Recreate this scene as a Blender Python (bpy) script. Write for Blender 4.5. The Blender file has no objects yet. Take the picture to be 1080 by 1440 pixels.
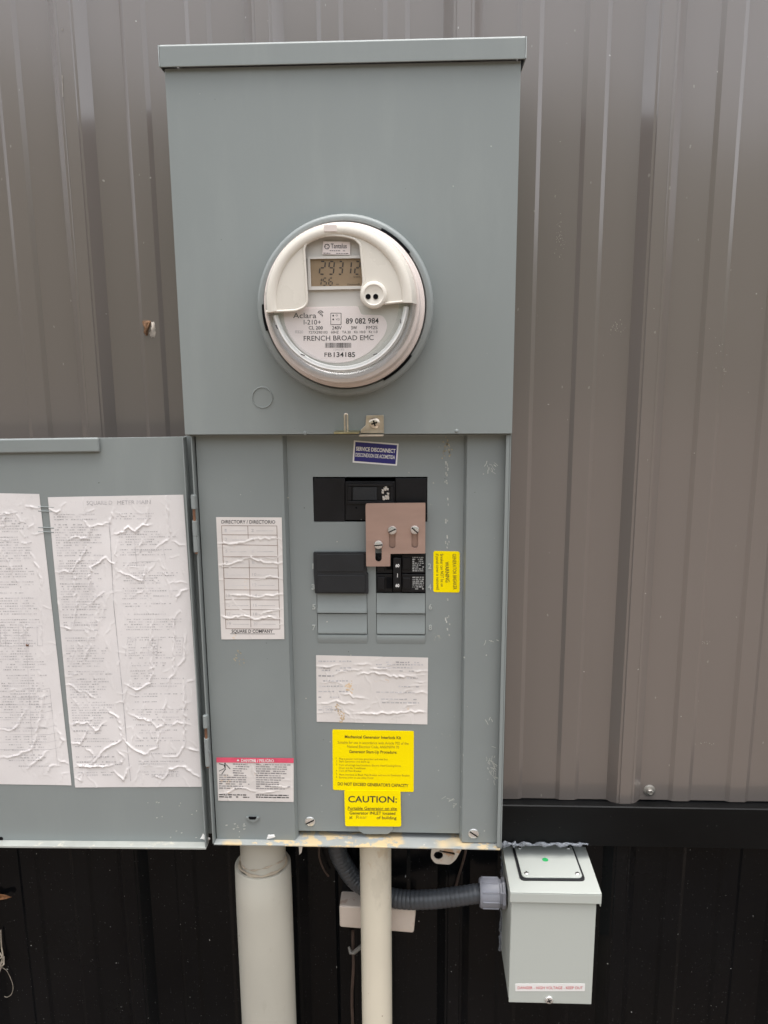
import bpy, bmesh, math, random
import numpy as np
from mathutils import Matrix, Vector

# ------------------------------------------------------------------ camera
SC = bpy.context.scene
COL = SC.collection
CAM = np.array([.2634, -1.0101, .0823])
YAW, PITCH, ROLL, FPX = .0413, .192, -.0072, 1095.66


def cam_axes():
    cy, sy = math.cos(YAW), math.sin(YAW)
    f = np.array([-sy, cy, 0]); r = np.array([cy, sy, 0]); u = np.array([0, 0, 1.])
    cp, sp = math.cos(PITCH), math.sin(PITCH)
    f2 = cp*f - sp*u; u2 = cp*u + sp*f
    cr, sr = math.cos(ROLL), math.sin(ROLL)
    return cr*r + sr*u2, cr*u2 - sr*r, f2


CR, CU, CF = cam_axes()
cd = bpy.data.cameras.new('camera'); co = bpy.data.objects.new('camera', cd); COL.objects.link(co)
cd.sensor_fit = 'VERTICAL'; cd.sensor_height = 36; cd.lens = FPX/1440*36
cd.clip_start = .02; cd.clip_end = 600
co.matrix_world = Matrix(((CR[0], CU[0], -CF[0], CAM[0]), (CR[1], CU[1], -CF[1], CAM[1]),
                          (CR[2], CU[2], -CF[2], CAM[2]), (0, 0, 0, 1)))
SC.camera = co

# ------------------------------------------------------------------ sky, sun, exposure
SUN_DIR = Vector((.02, .02, .98)).normalized()          # towards the sun
W = bpy.data.worlds.new('World'); SC.world = W; W.use_nodes = True
nt = W.node_tree; nt.nodes.clear()
sky = nt.nodes.new('ShaderNodeTexSky'); sky.sky_type = 'NISHITA'; sky.sun_disc = False
sky.sun_elevation = math.asin(SUN_DIR.z); sky.sun_rotation = math.atan2(SUN_DIR.x, SUN_DIR.y)
sky.air_density = 1.0; sky.dust_density = 3.0; sky.ozone_density = 1.0
hs = nt.nodes.new('ShaderNodeHueSaturation'); hs.inputs['Saturation'].default_value = .22   # an overcast sky is grey
bg = nt.nodes.new('ShaderNodeBackground'); bg.inputs['Strength'].default_value = .15
wo = nt.nodes.new('ShaderNodeOutputWorld')
nt.links.new(sky.outputs[0], hs.inputs['Color']); nt.links.new(hs.outputs[0], bg.inputs[0]); nt.links.new(bg.outputs[0], wo.inputs[0])
ld = bpy.data.lights.new('sun', 'SUN'); ld.energy = 1.3; ld.angle = math.radians(55); ld.color = (1, .96, .9)
lo = bpy.data.objects.new('sun', ld); COL.objects.link(lo)
lo.rotation_euler = (-SUN_DIR).to_track_quat('-Z', 'Y').to_euler(); lo.location = (-2, -4, 6)
SC.view_settings.view_transform = 'Standard'; SC.view_settings.look = 'None'
SC.view_settings.gamma = 1; SC.view_settings.exposure = 1.68
SC.view_settings.use_curve_mapping = False
SC.render.engine = 'CYCLES'
SC.cycles.max_bounces = 8; SC.cycles.transparent_max_bounces = 12

# ------------------------------------------------------------------ helpers
RND = random.Random(7)


def P(px, py, Y):
    """photo pixel -> (X, Z) on the plane y = Y"""
    d = CF + (px-540)/FPX*CR - (py-720)/FPX*CU
    t = (Y-CAM[1])/d[1]
    p = CAM + d*t
    return float(p[0]), float(p[2])


def PT(px, py, Z):
    """photo pixel -> (X, Y) on the level plane z = Z"""
    d = CF + (px-540)/FPX*CR - (py-720)/FPX*CU
    t = (Z-CAM[2])/d[2]
    p = CAM + d*t
    return float(p[0]), float(p[1])


def Pv(px, py, Y):
    px = np.asarray(px, float); py = np.asarray(py, float)
    d = CF[None] + ((px-540)/FPX)[:, None]*CR[None] - ((py-720)/FPX)[:, None]*CU[None]
    t = (Y-CAM[1])/d[:, 1]
    p = CAM[None] + d*t[:, None]
    return p[:, 0], p[:, 2]


def rpoly(pts, rad, n=5):
    """round the corners of a polygon; rad a number or one per corner"""
    out = []; N = len(pts)
    for i in range(N):
        r = rad[i] if isinstance(rad, (list, tuple)) else rad
        p = np.array(pts[i], float); a = np.array(pts[i-1], float)-p; b = np.array(pts[(i+1) % N], float)-p
        la, lb = np.linalg.norm(a), np.linalg.norm(b)
        k = min(r, la*.49, lb*.49)
        if k < 1e-6: out.append(tuple(p)); continue
        s, e = p+a/la*k, p+b/lb*k
        for j in range(n+1):
            t = j/n
            q = (1-t)**2*s + 2*t*(1-t)*p + t*t*e
            out.append(tuple(q))
    return out


class MB:
    def __init__(s): s.v = []; s.f = []; s.m = []

    def add(s, vs, fs, m=0):
        o = len(s.v); s.v.extend([tuple(map(float, p)) for p in vs])
        for f in fs: s.f.append(tuple(o+i for i in f)); s.m.append(m)
        return s

    def box(s, x0, x1, y0, y1, z0, z1, m=0):
        return s.add([(x0, y0, z0), (x1, y0, z0), (x1, y1, z0), (x0, y1, z0), (x0, y0, z1), (x1, y0, z1), (x1, y1, z1), (x0, y1, z1)],
                     [(0, 1, 5, 4), (1, 2, 6, 5), (2, 3, 7, 6), (3, 0, 4, 7), (4, 5, 6, 7), (3, 2, 1, 0)], m)

    def prism(s, pts, y0, y1, m=0):
        """polygon of (x, z) extruded from y0 (front) to y1"""
        n = len(pts)
        s.add([(x, y0, z) for x, z in pts]+[(x, y1, z) for x, z in pts],
              [tuple(range(n)), tuple(range(2*n-1, n-1, -1))]+[(i, i+n, (i+1) % n+n, (i+1) % n) for i in range(n)], m)
        return s

    def pprism(s, pix, y0, y1, m=0):
        return s.prism([P(a, b, y0) for a, b in pix], y0, y1, m)

    def zprism(s, pts, z0, z1, m=0):
        """polygon of (x, y) extruded in z"""
        n = len(pts)
        s.add([(x, y, z0) for x, y in pts]+[(x, y, z1) for x, y in pts],
              [tuple(range(n-1, -1, -1)), tuple(range(n, 2*n))]+[(i, (i+1) % n, (i+1) % n+n, i+n) for i in range(n)], m)
        return s

    def xprism(s, pts, x0, x1, m=0):
        """polygon of (y, z) extruded in x"""
        n = len(pts)
        s.add([(x0, y, z) for y, z in pts]+[(x1, y, z) for y, z in pts],
              [tuple(range(n)), tuple(range(2*n-1, n-1, -1))]+[(i, i+n, (i+1) % n+n, (i+1) % n) for i in range(n)], m)
        return s

    def lathe(s, cx, cz, prof, n=64, a0=0., a1=2*math.pi, m=0, cap0=False, cap1=False):
        """profile of (r, y) turned about the axis parallel to y through (cx, cz)"""
        full = abs(a1-a0-2*math.pi) < 1e-6
        k = n if full else n+1
        vs = []; fs = []; L = len(prof)
        for i in range(k):
            a = a0+(a1-a0)*i/n
            for r, y in prof: vs.append((cx+r*math.cos(a), y, cz+r*math.sin(a)))
        for i in range(n):
            j = (i+1) % k if full else i+1
            for q in range(L-1): fs.append((i*L+q, j*L+q, j*L+q+1, i*L+q+1))
        if full and cap0: fs.append(tuple(i*L for i in range(k)))
        if full and cap1: fs.append(tuple(i*L+L-1 for i in range(k-1, -1, -1)))
        if not full and cap0: fs += [tuple(range(L)), tuple((k-1)*L+q for q in range(L-1, -1, -1))]
        return s.add(vs, fs, m)

    def disc(s, cx, cz, r, y0, y1, n=24, m=0):
        return s.lathe(cx, cz, [(r, y1), (r, y0)], n, m=m, cap0=True, cap1=True)

    def tube(s, path, rad, n=12, m=0, caps=True):
        path = [Vector(p) for p in path]; N = len(path)
        vs = []; up = None
        for i, p in enumerate(path):
            t = (path[min(i+1, N-1)]-path[max(i-1, 0)]).normalized()
            if up is None:
                up = Vector((0, 0, 1)) if abs(t.z) < .9 else Vector((0, 1, 0))
            a = t.cross(up).normalized(); b = a.cross(t).normalized(); up = b
            r = rad[i] if isinstance(rad, (list, tuple)) else rad
            for k in range(n):
                c = 2*math.pi*k/n
                vs.append(p+a*(r*math.cos(c))+b*(r*math.sin(c)))
        fs = [(i*n+k, i*n+(k+1) % n, (i+1)*n+(k+1) % n, (i+1)*n+k) for i in range(N-1) for k in range(n)]
        if caps: fs += [tuple(range(n-1, -1, -1)), tuple((N-1)*n+k for k in range(n))]
        return s.add(vs, fs, m)

    def pquad(s, pix, Y, m=0):
        q = [P(a, b, Y) for a, b in pix]
        return s.add([(x, Y, z) for x, z in q], [(0, 1, 2, 3)], m)

    def pstroke(s, pts, w, Y, m=0, hf=None):
        """flat printed or scribed line through photo pixels"""
        for (ax, ay), (bx, by) in zip(pts[:-1], pts[1:]):
            l = math.hypot(bx-ax, by-ay) or 1
            nx, ny = -(by-ay)/l*w/2, (bx-ax)/l*w/2
            q = np.array([(ax+nx, ay+ny), (bx+nx, by+ny), (bx-nx, by-ny), (ax-nx, ay-ny)])
            X, Z = Pv(q[:, 0], q[:, 1], Y)
            H = hf(q[:, 0], q[:, 1]) if hf else np.zeros(4)
            s.add([(X[i], Y-H[i], Z[i]) for i in range(4)], [(0, 1, 2, 3)], m)
        return s

    def text(s, t, p0, p1, h, Y, m=1, bold=0., hf=None):
        """lettering with its baseline from pixel p0 to pixel p1 and capitals h pixels high"""
        V, F = glyphs(t, bold)
        x0, x1 = V[:, 0].min(), V[:, 0].max()
        u = (V[:, 0]-x0)/(x1-x0)
        d = np.array(p1, float)-np.array(p0, float); L = np.linalg.norm(d)
        up = np.array([d[1], -d[0]])/L
        w = V[:, 1]/CAPH*h
        px = p0[0]+u*d[0]+w*up[0]; py = p0[1]+u*d[1]+w*up[1]
        X, Z = Pv(px, py, Y)
        H = hf(px, py) if hf else np.zeros(len(X))
        return s.add(np.stack([X, Y-H, Z], 1), F, m)

    def rows(s, p0, p1, h, Y, m=1, hf=None, word=(2.5, 8), gap=1.6, rnd=RND, skip=.06):
        """print too small and worn to read: a row of word-sized ink marks"""
        d = np.array(p1, float)-np.array(p0, float); L = np.linalg.norm(d); d /= L
        up = np.array([d[1], -d[0]]); t = 0.
        while t < L-1:
            w = min(rnd.uniform(*word), L-t)
            if rnd.random() > skip:
                a = np.array(p0)+d*t; b = a+d*w
                hh = h*rnd.uniform(.7, 1.)
                q = np.array([a, b, b+up*hh, a+up*hh])
                X, Z = Pv(q[:, 0], q[:, 1], Y)
                H = hf(q[:, 0], q[:, 1]) if hf else np.zeros(4)
                s.add([(X[i], Y-H[i], Z[i]) for i in range(4)], [(0, 1, 2, 3)], m)
            t += w+gap
        return s


_gl = {}


def glyphs(t, bold=0.):
    k = (t, bold)
    if k not in _gl:
        cu = bpy.data.curves.new('t', 'FONT'); cu.body = t; cu.size = 1; cu.resolution_u = 3; cu.offset = bold
        o = bpy.data.objects.new('t', cu); COL.objects.link(o)
        dg = bpy.context.evaluated_depsgraph_get(); dg.update()
        me = o.evaluated_get(dg).to_mesh()
        V = np.array([v.co[:2] for v in me.vertices]); F = [tuple(p.vertices) for p in me.polygons]
        o.evaluated_get(dg).to_mesh_clear()
        bpy.data.objects.remove(o); bpy.data.curves.remove(cu)
        _gl[k] = (V, F)
    return _gl[k]


CAPH = float(glyphs('H')[0][:, 1].max())
WORLD_LOC = {}


def tag(o, label=None, cat=None, group=None, kind=None):
    if label: o['label'] = label
    if cat: o['category'] = cat
    if group: o['group'] = group
    if kind: o['kind'] = kind
    return o


def empty(name, loc, label, cat, group=None):
    o = bpy.data.objects.new(name, None); o.empty_display_size = .05; COL.objects.link(o)
    o.location = loc; WORLD_LOC[o] = Vector(loc)
    return tag(o, label, cat, group)


def obj(name, mb, mats, parent=None, bevel=0., seg=2, ang=35, weld=True, label=None, recalc=True, smooth=True):
    V = np.array(mb.v); c = Vector(((V.min(0)+V.max(0))/2).tolist())
    me = bpy.data.meshes.new(name)
    me.from_pydata((V-np.array(c)).tolist(), [], mb.f)
    if not isinstance(mats, (list, tuple)): mats = [mats]
    for m in mats: me.materials.append(m)
    me.polygons.foreach_set('material_index', mb.m)
    bm = bmesh.new(); bm.from_mesh(me)
    if weld: bmesh.ops.remove_doubles(bm, verts=bm.verts, dist=2e-6)
    if recalc: bmesh.ops.recalc_face_normals(bm, faces=bm.faces)
    if smooth:
        a = math.radians(ang)
        for f in bm.faces: f.smooth = True
        for e in bm.edges:
            if len(e.link_faces) != 2 or e.calc_face_angle(0) > a: e.smooth = False
    bm.to_mesh(me); bm.free()
    o = bpy.data.objects.new(name, me); COL.objects.link(o)
    WORLD_LOC[o] = c
    if parent is not None:
        o.parent = parent; o.location = c-WORLD_LOC[parent]
    else: o.location = c
    if bevel:
        b = o.modifiers.new('bevel', 'BEVEL'); b.width = bevel; b.segments = seg; b.limit_method = 'ANGLE'
        b.angle_limit = math.radians(40); b.harden_normals = True
    if label: o['label'] = label
    return o


def copy_part(o, dx, dy, dz, parent):
    """copy of a part and of its own children, moved by (dx, dy, dz)"""
    c = o.copy(); COL.objects.link(c); c.parent = parent
    c.location = o.location+Vector((dx, dy, dz)); WORLD_LOC[c] = WORLD_LOC[o]+Vector((dx, dy, dz))
    for ch in list(o.children):
        d = ch.copy(); COL.objects.link(d); d.parent = c; WORLD_LOC[d] = WORLD_LOC[ch]+Vector((dx, dy, dz))
    return c


# ------------------------------------------------------------------ materials
def mat(name, col, rough=.5, metal=0., spec=.5, var=.06, vscale=6., bump=0., bscale=300., rvar=.08,
        specks=None, stains=None, stretch=(1, 1, 1), coat=0., alpha=None, peel=0.):
    m = bpy.data.materials.new(name); m.use_nodes = True; t = m.node_tree; N = t.nodes; L = t.links
    b = N['Principled BSDF']
    b.inputs['Metallic'].default_value = metal; b.inputs['Specular IOR Level'].default_value = spec
    b.inputs['Coat Weight'].default_value = coat; b.inputs['Coat Roughness'].default_value = .15
    g = N.new('ShaderNodeNewGeometry'); mp = N.new('ShaderNodeMapping'); mp.inputs['Scale'].default_value = stretch
    L.new(g.outputs['Position'], mp.inputs['Vector'])

    def noise(scale, detail=4, rough_=.55, src=None):
        n = N.new('ShaderNodeTexNoise'); n.inputs['Scale'].default_value = scale; n.inputs['Detail'].default_value = detail
        n.inputs['Roughness'].default_value = rough_
        L.new((src or mp).outputs[0], n.inputs['Vector']); return n

    def ramp(src, a, b_):
        r = N.new('ShaderNodeMapRange'); r.inputs['From Min'].default_value = a; r.inputs['From Max'].default_value = b_; r.interpolation_type = 'SMOOTHSTEP'
        L.new(src, r.inputs['Value']); return r.outputs['Result']

    def mix(fac, A, B):
        x = N.new('ShaderNodeMix'); x.data_type = 'RGBA'
        L.new(fac, x.inputs['Factor'])
        if isinstance(A, tuple): x.inputs['A'].default_value = (*A, 1)
        else: L.new(A, x.inputs['A'])
        x.inputs['B'].default_value = (*B, 1)
        return x.outputs['Result']

    n1 = noise(vscale); fac = ramp(n1.outputs['Fac'], .3, .7)
    lo_ = tuple(max(0, c*(1-var)) for c in col); hi = tuple(min(1, c*(1+var)) for c in col)
    c_ = mix(fac, lo_, hi)
    for st in (stains or []):
        n2 = noise(st['scale'], 6, .65)
        n3 = noise(st.get('mask', st['scale']*.23), 2)
        mm = N.new('ShaderNodeMath'); mm.operation = 'MULTIPLY'
        L.new(ramp(n2.outputs['Fac'], st['t'], st['t']+st.get('soft', .05)), mm.inputs[0])
        L.new(ramp(n3.outputs['Fac'], st.get('mt', .45), st.get('mt', .45)+.08), mm.inputs[1])
        m2 = N.new('ShaderNodeMath'); m2.operation = 'MULTIPLY'; m2.inputs[1].default_value = st.get('amt', .8)
        L.new(mm.outputs[0], m2.inputs[0]); c_ = mix(m2.outputs[0], c_, st['col'])
    for sp in (specks or []):
        v = N.new('ShaderNodeTexVoronoi'); v.inputs['Scale'].default_value = sp['scale']
        v.voronoi_dimensions = '2D'
        mp2 = N.new('ShaderNodeMapping'); mp2.inputs['Scale'].default_value = sp.get('stretch', (1, 1, 1))
        sx_ = N.new('ShaderNodeSeparateXYZ'); cx_ = N.new('ShaderNodeCombineXYZ')
        nz = noise(sp['scale']*2.5, 2); ad = N.new('ShaderNodeVectorMath'); ad.operation = 'MULTIPLY_ADD'
        ad.inputs[1].default_value = (.25/sp['scale'],)*3
        L.new(g.outputs['Position'], mp2.inputs['Vector']); L.new(nz.outputs['Color'], ad.inputs[0]); L.new(mp2.outputs[0], ad.inputs[2])
        L.new(ad.outputs[0], sx_.inputs[0])
        L.new(sx_.outputs[0], cx_.inputs[0]); L.new(sx_.outputs[2], cx_.inputs[1]); L.new(cx_.outputs[0], v.inputs['Vector'])
        sepc = N.new('ShaderNodeSeparateColor'); L.new(v.outputs['Color'], sepc.inputs[0])
        rr = N.new('ShaderNodeMath'); rr.operation = 'MULTIPLY'; rr.inputs[1].default_value = sp['size']
        L.new(sepc.outputs[1], rr.inputs[0])
        a1 = N.new('ShaderNodeMath'); a1.operation = 'LESS_THAN'; L.new(v.outputs['Distance'], a1.inputs[0]); L.new(rr.outputs[0], a1.inputs[1])
        a2 = N.new('ShaderNodeMath'); a2.operation = 'LESS_THAN'; L.new(sepc.outputs[0], a2.inputs[0]); a2.inputs[1].default_value = sp['dens']
        a3 = N.new('ShaderNodeMath'); a3.operation = 'MULTIPLY'; L.new(a1.outputs[0], a3.inputs[0]); L.new(a2.outputs[0], a3.inputs[1])
        a4 = N.new('ShaderNodeMath'); a4.operation = 'MULTIPLY'; L.new(a3.outputs[0], a4.inputs[0]); a4.inputs[1].default_value = sp.get('amt', .9)
        c_ = mix(a4.outputs[0], c_, sp['col'])
    L.new(c_, b.inputs['Base Color'])
    nr = noise(vscale*2.3, 5)
    r = N.new('ShaderNodeMapRange'); r.interpolation_type = 'SMOOTHSTEP'; r.inputs['From Min'].default_value = .2; r.inputs['From Max'].default_value = .8
    r.inputs['To Min'].default_value = max(.02, rough-rvar); r.inputs['To Max'].default_value = min(1, rough+rvar)
    L.new(nr.outputs['Fac'], r.inputs['Value']); L.new(r.outputs['Result'], b.inputs['Roughness'])
    prev = None
    for strength, scale, dist in ((bump, bscale, .0006), (peel, 28., .004)):
        if strength:
            nb = noise(scale, 3)
            bp = N.new('ShaderNodeBump'); bp.inputs['Strength'].default_value = strength; bp.inputs['Distance'].default_value = dist
            L.new(nb.outputs['Fac'], bp.inputs['Height'])
            if prev: L.new(prev.outputs[0], bp.inputs['Normal'])
            prev = bp
    if prev: L.new(prev.outputs[0], b.inputs['Normal'])
    return m


WHITE_DOTS = dict(scale=38, size=.035, dens=.22, col=(.75, .75, .72))
M = {}
GREY = (.236, .257, .253)
M['paint'] = mat('grey_enamel', GREY, .36, spec=.45, var=.05, vscale=3, stretch=(1, 1, .22), stains=[dict(scale=30, t=.45, soft=.3, mask=5, mt=.45, amt=.1, col=(.4, .42, .4))], bump=.06, bscale=900, peel=.03,
                 specks=[dict(scale=26, size=.018, dens=.10, col=(.5, .51, .49)), dict(scale=55, size=.03, dens=.03, col=(.08, .08, .08))])
M['paint_worn'] = mat('worn_grey_enamel', GREY, .45, spec=.42, var=.05, vscale=5, bump=.06, bscale=900, peel=.03,
                      specks=[dict(scale=34, size=.03, dens=.12, col=(.52, .52, .49)), dict(scale=70, size=.05, dens=.04, col=(.5, .47, .4)), dict(scale=60, size=.03, dens=.05, col=(.05, .05, .05))],
                      stains=[dict(scale=60, t=.62, mask=9, mt=.62, amt=.5, col=(.5, .47, .38))])
M['ledge'] = mat('lit_overpainted_ledge', (.33, .345, .335), .45, var=.08, vscale=20, bump=.15, bscale=200,  # base lightened to paint sky light on the upward face, under tan overspray
                 stains=[dict(scale=38, t=.46, mask=13, mt=.385, amt=.85, col=(.64, .49, .27)), dict(scale=90, t=.6, mask=30, mt=.5, amt=.6, col=(.6, .58, .5))])
M['door_ledge'] = mat('lit_dusty_ledge', (.36, .37, .345), .45, var=.1, vscale=20, bump=.1,  # paler base puts the upward face's sky light into the colour, plus spots
                      stains=[dict(scale=50, t=.56, mask=16, mt=.5, amt=.6, col=(.6, .56, .46))])
M['siding'] = mat('taupe_coated_steel', (.165, .141, .127), .24, spec=.7, coat=.7, rvar=.02, var=.03, vscale=1.6, bump=.04, bscale=700, peel=.0,
                  specks=[dict(scale=16, size=.02, dens=.2, col=(.42, .39, .36), amt=.7), dict(scale=120, size=.12, dens=.02, col=(.34, .31, .28), stretch=(1, 1, .5), amt=.5)])
M['black_metal'] = mat('black_coated_steel', (.0042, .0046, .0055), .22, spec=.15, var=.25, vscale=3, bump=.04, bscale=700,
                       specks=[dict(scale=48, size=.035, dens=.1, col=(.4, .4, .38), stretch=(1, 1, .55)), dict(scale=130, size=.09, dens=.05, col=(.12, .12, .115)), dict(scale=22, size=.016, dens=.22, col=(.55, .55, .52)), dict(scale=260, size=.16, dens=.12, col=(.05, .05, .048))])
M['screw'] = mat('zinc_screw', (.7, .69, .67), .3, metal=.75, var=.1, vscale=80)
M['dull_screw'] = mat('dull_screw', (.42, .4, .37), .5, metal=.8, var=.1, vscale=80)
M['brass'] = mat('yellow_zinc', (.5, .44, .26), .38, metal=1, var=.25, vscale=60)
M['nickel'] = mat('plated_bracket', (.66, .58, .48), .35, metal=1, var=.15, vscale=60)
M['copper'] = mat('interlock_steel', (.45, .31, .26), .4, metal=.5, var=.06, vscale=10, stretch=(1, 1, 5), bump=.04, bscale=500,
                  stains=[dict(scale=60, t=.6, mask=20, mt=.5, amt=.12, col=(.6, .48, .42))])
M['black_plastic'] = mat('black_plastic', (.009, .009, .0105), .4, spec=.28, var=.2, vscale=30, bump=.12, bscale=1500,
                         specks=[dict(scale=90, size=.05, dens=.05, col=(.3, .3, .3))])
M['charcoal_plastic'] = mat('charcoal_textured_plastic', (.016, .017, .019), .55, spec=.4, var=.12, vscale=40, bump=.5, bscale=1400)
M['black_void'] = mat('dark_gap', (.004, .004, .005), .7, spec=.1, var=.1)
M['meter_cream'] = mat('cream_polycarbonate', (.69, .645, .575), .3, spec=.5, var=.02, vscale=12)
M['meter_white'] = mat('pinkish_white_plastic', (.68, .6, .56), .38, var=.05, vscale=18,
                       stains=[dict(scale=60, t=.6, mask=22, mt=.55, amt=.35, col=(.42, .36, .28))])
M['meter_plate'] = mat('meter_faceplate_grey', (.6, .57, .53), .4, var=.02)
M['meter_label'] = mat('meter_label_white', (.82, .73, .71), .4, var=.02)
M['lcd'] = mat('lcd_glass', (.28, .205, .135), .2, spec=.5, var=.05, vscale=25)
M['lcd_ink'] = mat('lcd_segments', (.05, .04, .035), .35, var=.05)
M['ink'] = mat('black_ink', (.025, .024, .026), .5, var=.1)
M['ink_brown'] = mat('faded_print_on_yellow', (.34, .235, .012), .5, var=.2, vscale=80)
M['ink_dark_brown'] = mat('dark_print_on_yellow', (.13, .08, .01), .5, var=.2, vscale=80)
M['ink_faded'] = mat('faded_grey_ink', (.54, .51, .51), .6, var=.25, vscale=90)
M['ink_grey'] = mat('worn_dark_ink', (.12, .11, .115), .6, var=.4, vscale=90)
M['rule_brown'] = mat('brown_rule_ink', (.27, .19, .16), .6, var=.2, vscale=60)
M['paper'] = mat('weathered_white_label', (.74, .70, .69), .45, var=.05, vscale=9, bump=.12, bscale=500,
                 stains=[dict(scale=210, t=.6, mask=30, mt=.4, amt=.16, col=(.5, .47, .46))])
M['paper_stained'] = mat('stained_white_label', (.72, .67, .64), .45, var=.06, vscale=14, bump=.12, bscale=500,
                         stains=[dict(scale=60, t=.6, mask=28, mt=.57, amt=.55, col=(.72, .46, .22))])
M['white_label'] = mat('white_label', (.8, .78, .76), .4, var=.03)
M['yellow'] = mat('yellow_vinyl', (1, .77, 0), .55, spec=.1, var=.03, vscale=12)
M['blue'] = mat('blue_vinyl', (.022, .02, .17), .35, var=.05)
M['pink'] = mat('faded_red_band', (.75, .09, .16), .45, var=.1, vscale=40, stains=[dict(scale=60, t=.6, mask=28, mt=.5, amt=.8, col=(.78, .7, .68))])
M['red_ink'] = mat('red_ink', (.62, .07, .09), .5, var=.1)
M['pvc_grey'] = mat('grey_pvc', (.475, .452, .39), .42, var=.07, vscale=7, stretch=(1, 1, .5),
                    specks=[dict(scale=40, size=.06, dens=.08, col=(.2, .15, .11)), dict(scale=40, size=.05, dens=.06, col=(.75, .74, .7))],
                    stains=[dict(scale=40, t=.6, mask=9, mt=.5, amt=.2, col=(.3, .27, .22))])
M['pvc_cream'] = mat('cream_pvc', (.71, .645, .52), .36, var=.06, vscale=8, stretch=(1, 1, .5),
                     specks=[dict(scale=50, size=.07, dens=.05, col=(.3, .18, .1))],
                     stains=[dict(scale=30, t=.58, mask=10, mt=.5, amt=.35, col=(.55, .38, .2)), dict(scale=18, t=.6, mask=6, mt=.45, amt=.2, col=(.42, .38, .3))])
M['glue'] = mat('dried_cement', (.42, .35, .27), .4, var=.15, vscale=60, bump=.3)
M['white_block'] = mat('aged_cream_plastic', (.68, .58, .5), .45, var=.07, vscale=20,
                       stains=[dict(scale=60, t=.6, mask=20, mt=.52, amt=.45, col=(.45, .24, .14))])
M['flex'] = mat('dark_grey_flexible_pvc', (.055, .06, .068), .38, spec=.5, var=.12, vscale=20)
M['fitting'] = mat('blue_grey_fitting', (.25, .255, .29), .42, var=.05, vscale=20)
M['box_paint'] = mat('light_grey_powder_coat', (.47, .49, .455), .42, spec=.4, var=.02, vscale=5, bump=.08, bscale=1000)
M['gasket'] = mat('black_rubber', (.012, .012, .014), .6)
M['green_dot'] = mat('green_dot', (.03, .4, .12), .5)
M['rust'] = mat('rusty_brown', (.16, .075, .04), .7, var=.35, vscale=80)
M['wire'] = mat('brown_wire', (.07, .045, .035), .55, var=.3, vscale=60)
M['mud'] = mat('dried_mud', (.2, .11, .06), .9, var=.4, vscale=120, bump=.6, bscale=300)
M['mud_pale'] = mat('pale_scuff', (.52, .46, .4), .8, var=.3, vscale=120, bump=.4, bscale=300)
M['leaf'] = mat('dead_leaf', (.3, .14, .06), .7, var=.4, vscale=120, bump=.3)
M['twig'] = mat('pale_twig', (.36, .31, .25), .8, var=.3, vscale=90)
M['galv'] = mat('galvanised_tab', (.62, .58, .52), .45, metal=.3, var=.1, vscale=50,
                stains=[dict(scale=60, t=.56, mask=24, mt=.47, amt=.75, col=(.5, .3, .16))])
M['ground'] = mat('red_clay_gravel', (.12, .092, .072), .95, spec=.2, var=.35, vscale=4, bump=.8, bscale=60,
                  specks=[dict(scale=30, size=.5, dens=.3, col=(.2, .18, .16))])
M['hill'] = mat('wooded_slope', (.045, .06, .028), .95, spec=.1, var=.5, vscale=.6, bump=.6, bscale=2)


def clear_mat(name, tint, gl=.1, rough=.08):
    m = bpy.data.materials.new(name); m.use_nodes = True; t = m.node_tree; t.nodes.clear()
    o = t.nodes.new('ShaderNodeOutputMaterial'); mx = t.nodes.new('ShaderNodeMixShader')
    tr = t.nodes.new('ShaderNodeBsdfTransparent'); g = t.nodes.new('ShaderNodeBsdfGlossy'); fr = t.nodes.new('ShaderNodeFresnel')
    fr.inputs['IOR'].default_value = 1.5
    mu = t.nodes.new('ShaderNodeMath'); mu.operation = 'MULTIPLY_ADD'; mu.inputs[1].default_value = 1.; mu.inputs[2].default_value = gl
    tr.inputs[0].default_value = (*tint, 1); g.inputs['Roughness'].default_value = rough; g.inputs[0].default_value = (1, 1, 1, 1)
    t.links.new(fr.outputs[0], mu.inputs[0]); t.links.new(mu.outputs[0], mx.inputs[0])
    t.links.new(tr.outputs[0], mx.inputs[1]); t.links.new(g.outputs[0], mx.inputs[2]); t.links.new(mx.outputs[0], o.inputs[0])
    return m


M['clear'] = clear_mat('clear_polycarbonate', (.96, .97, .97), .025)
M['clear_rim'] = clear_mat('clear_polycarbonate_rim', (.92, .945, .95), .04, .12)
M['sealant'] = mat('clear_silicone', (.30, .32, .36), .2, var=.15, vscale=60)
M['sealant'].node_tree.nodes['Principled BSDF'].inputs['Alpha'].default_value = .5

M['clip'] = mat('dull_clip', (.2, .185, .165), .5, var=.25, vscale=90)
M['rating'] = mat('worn_white_print', (.38, .38, .37), .5, var=.4, vscale=200)
M['number'] = mat('highlit_number', (.42, .44, .42), .5)  # paler than the panel: highlights of the embossed digits put into the colour
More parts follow.
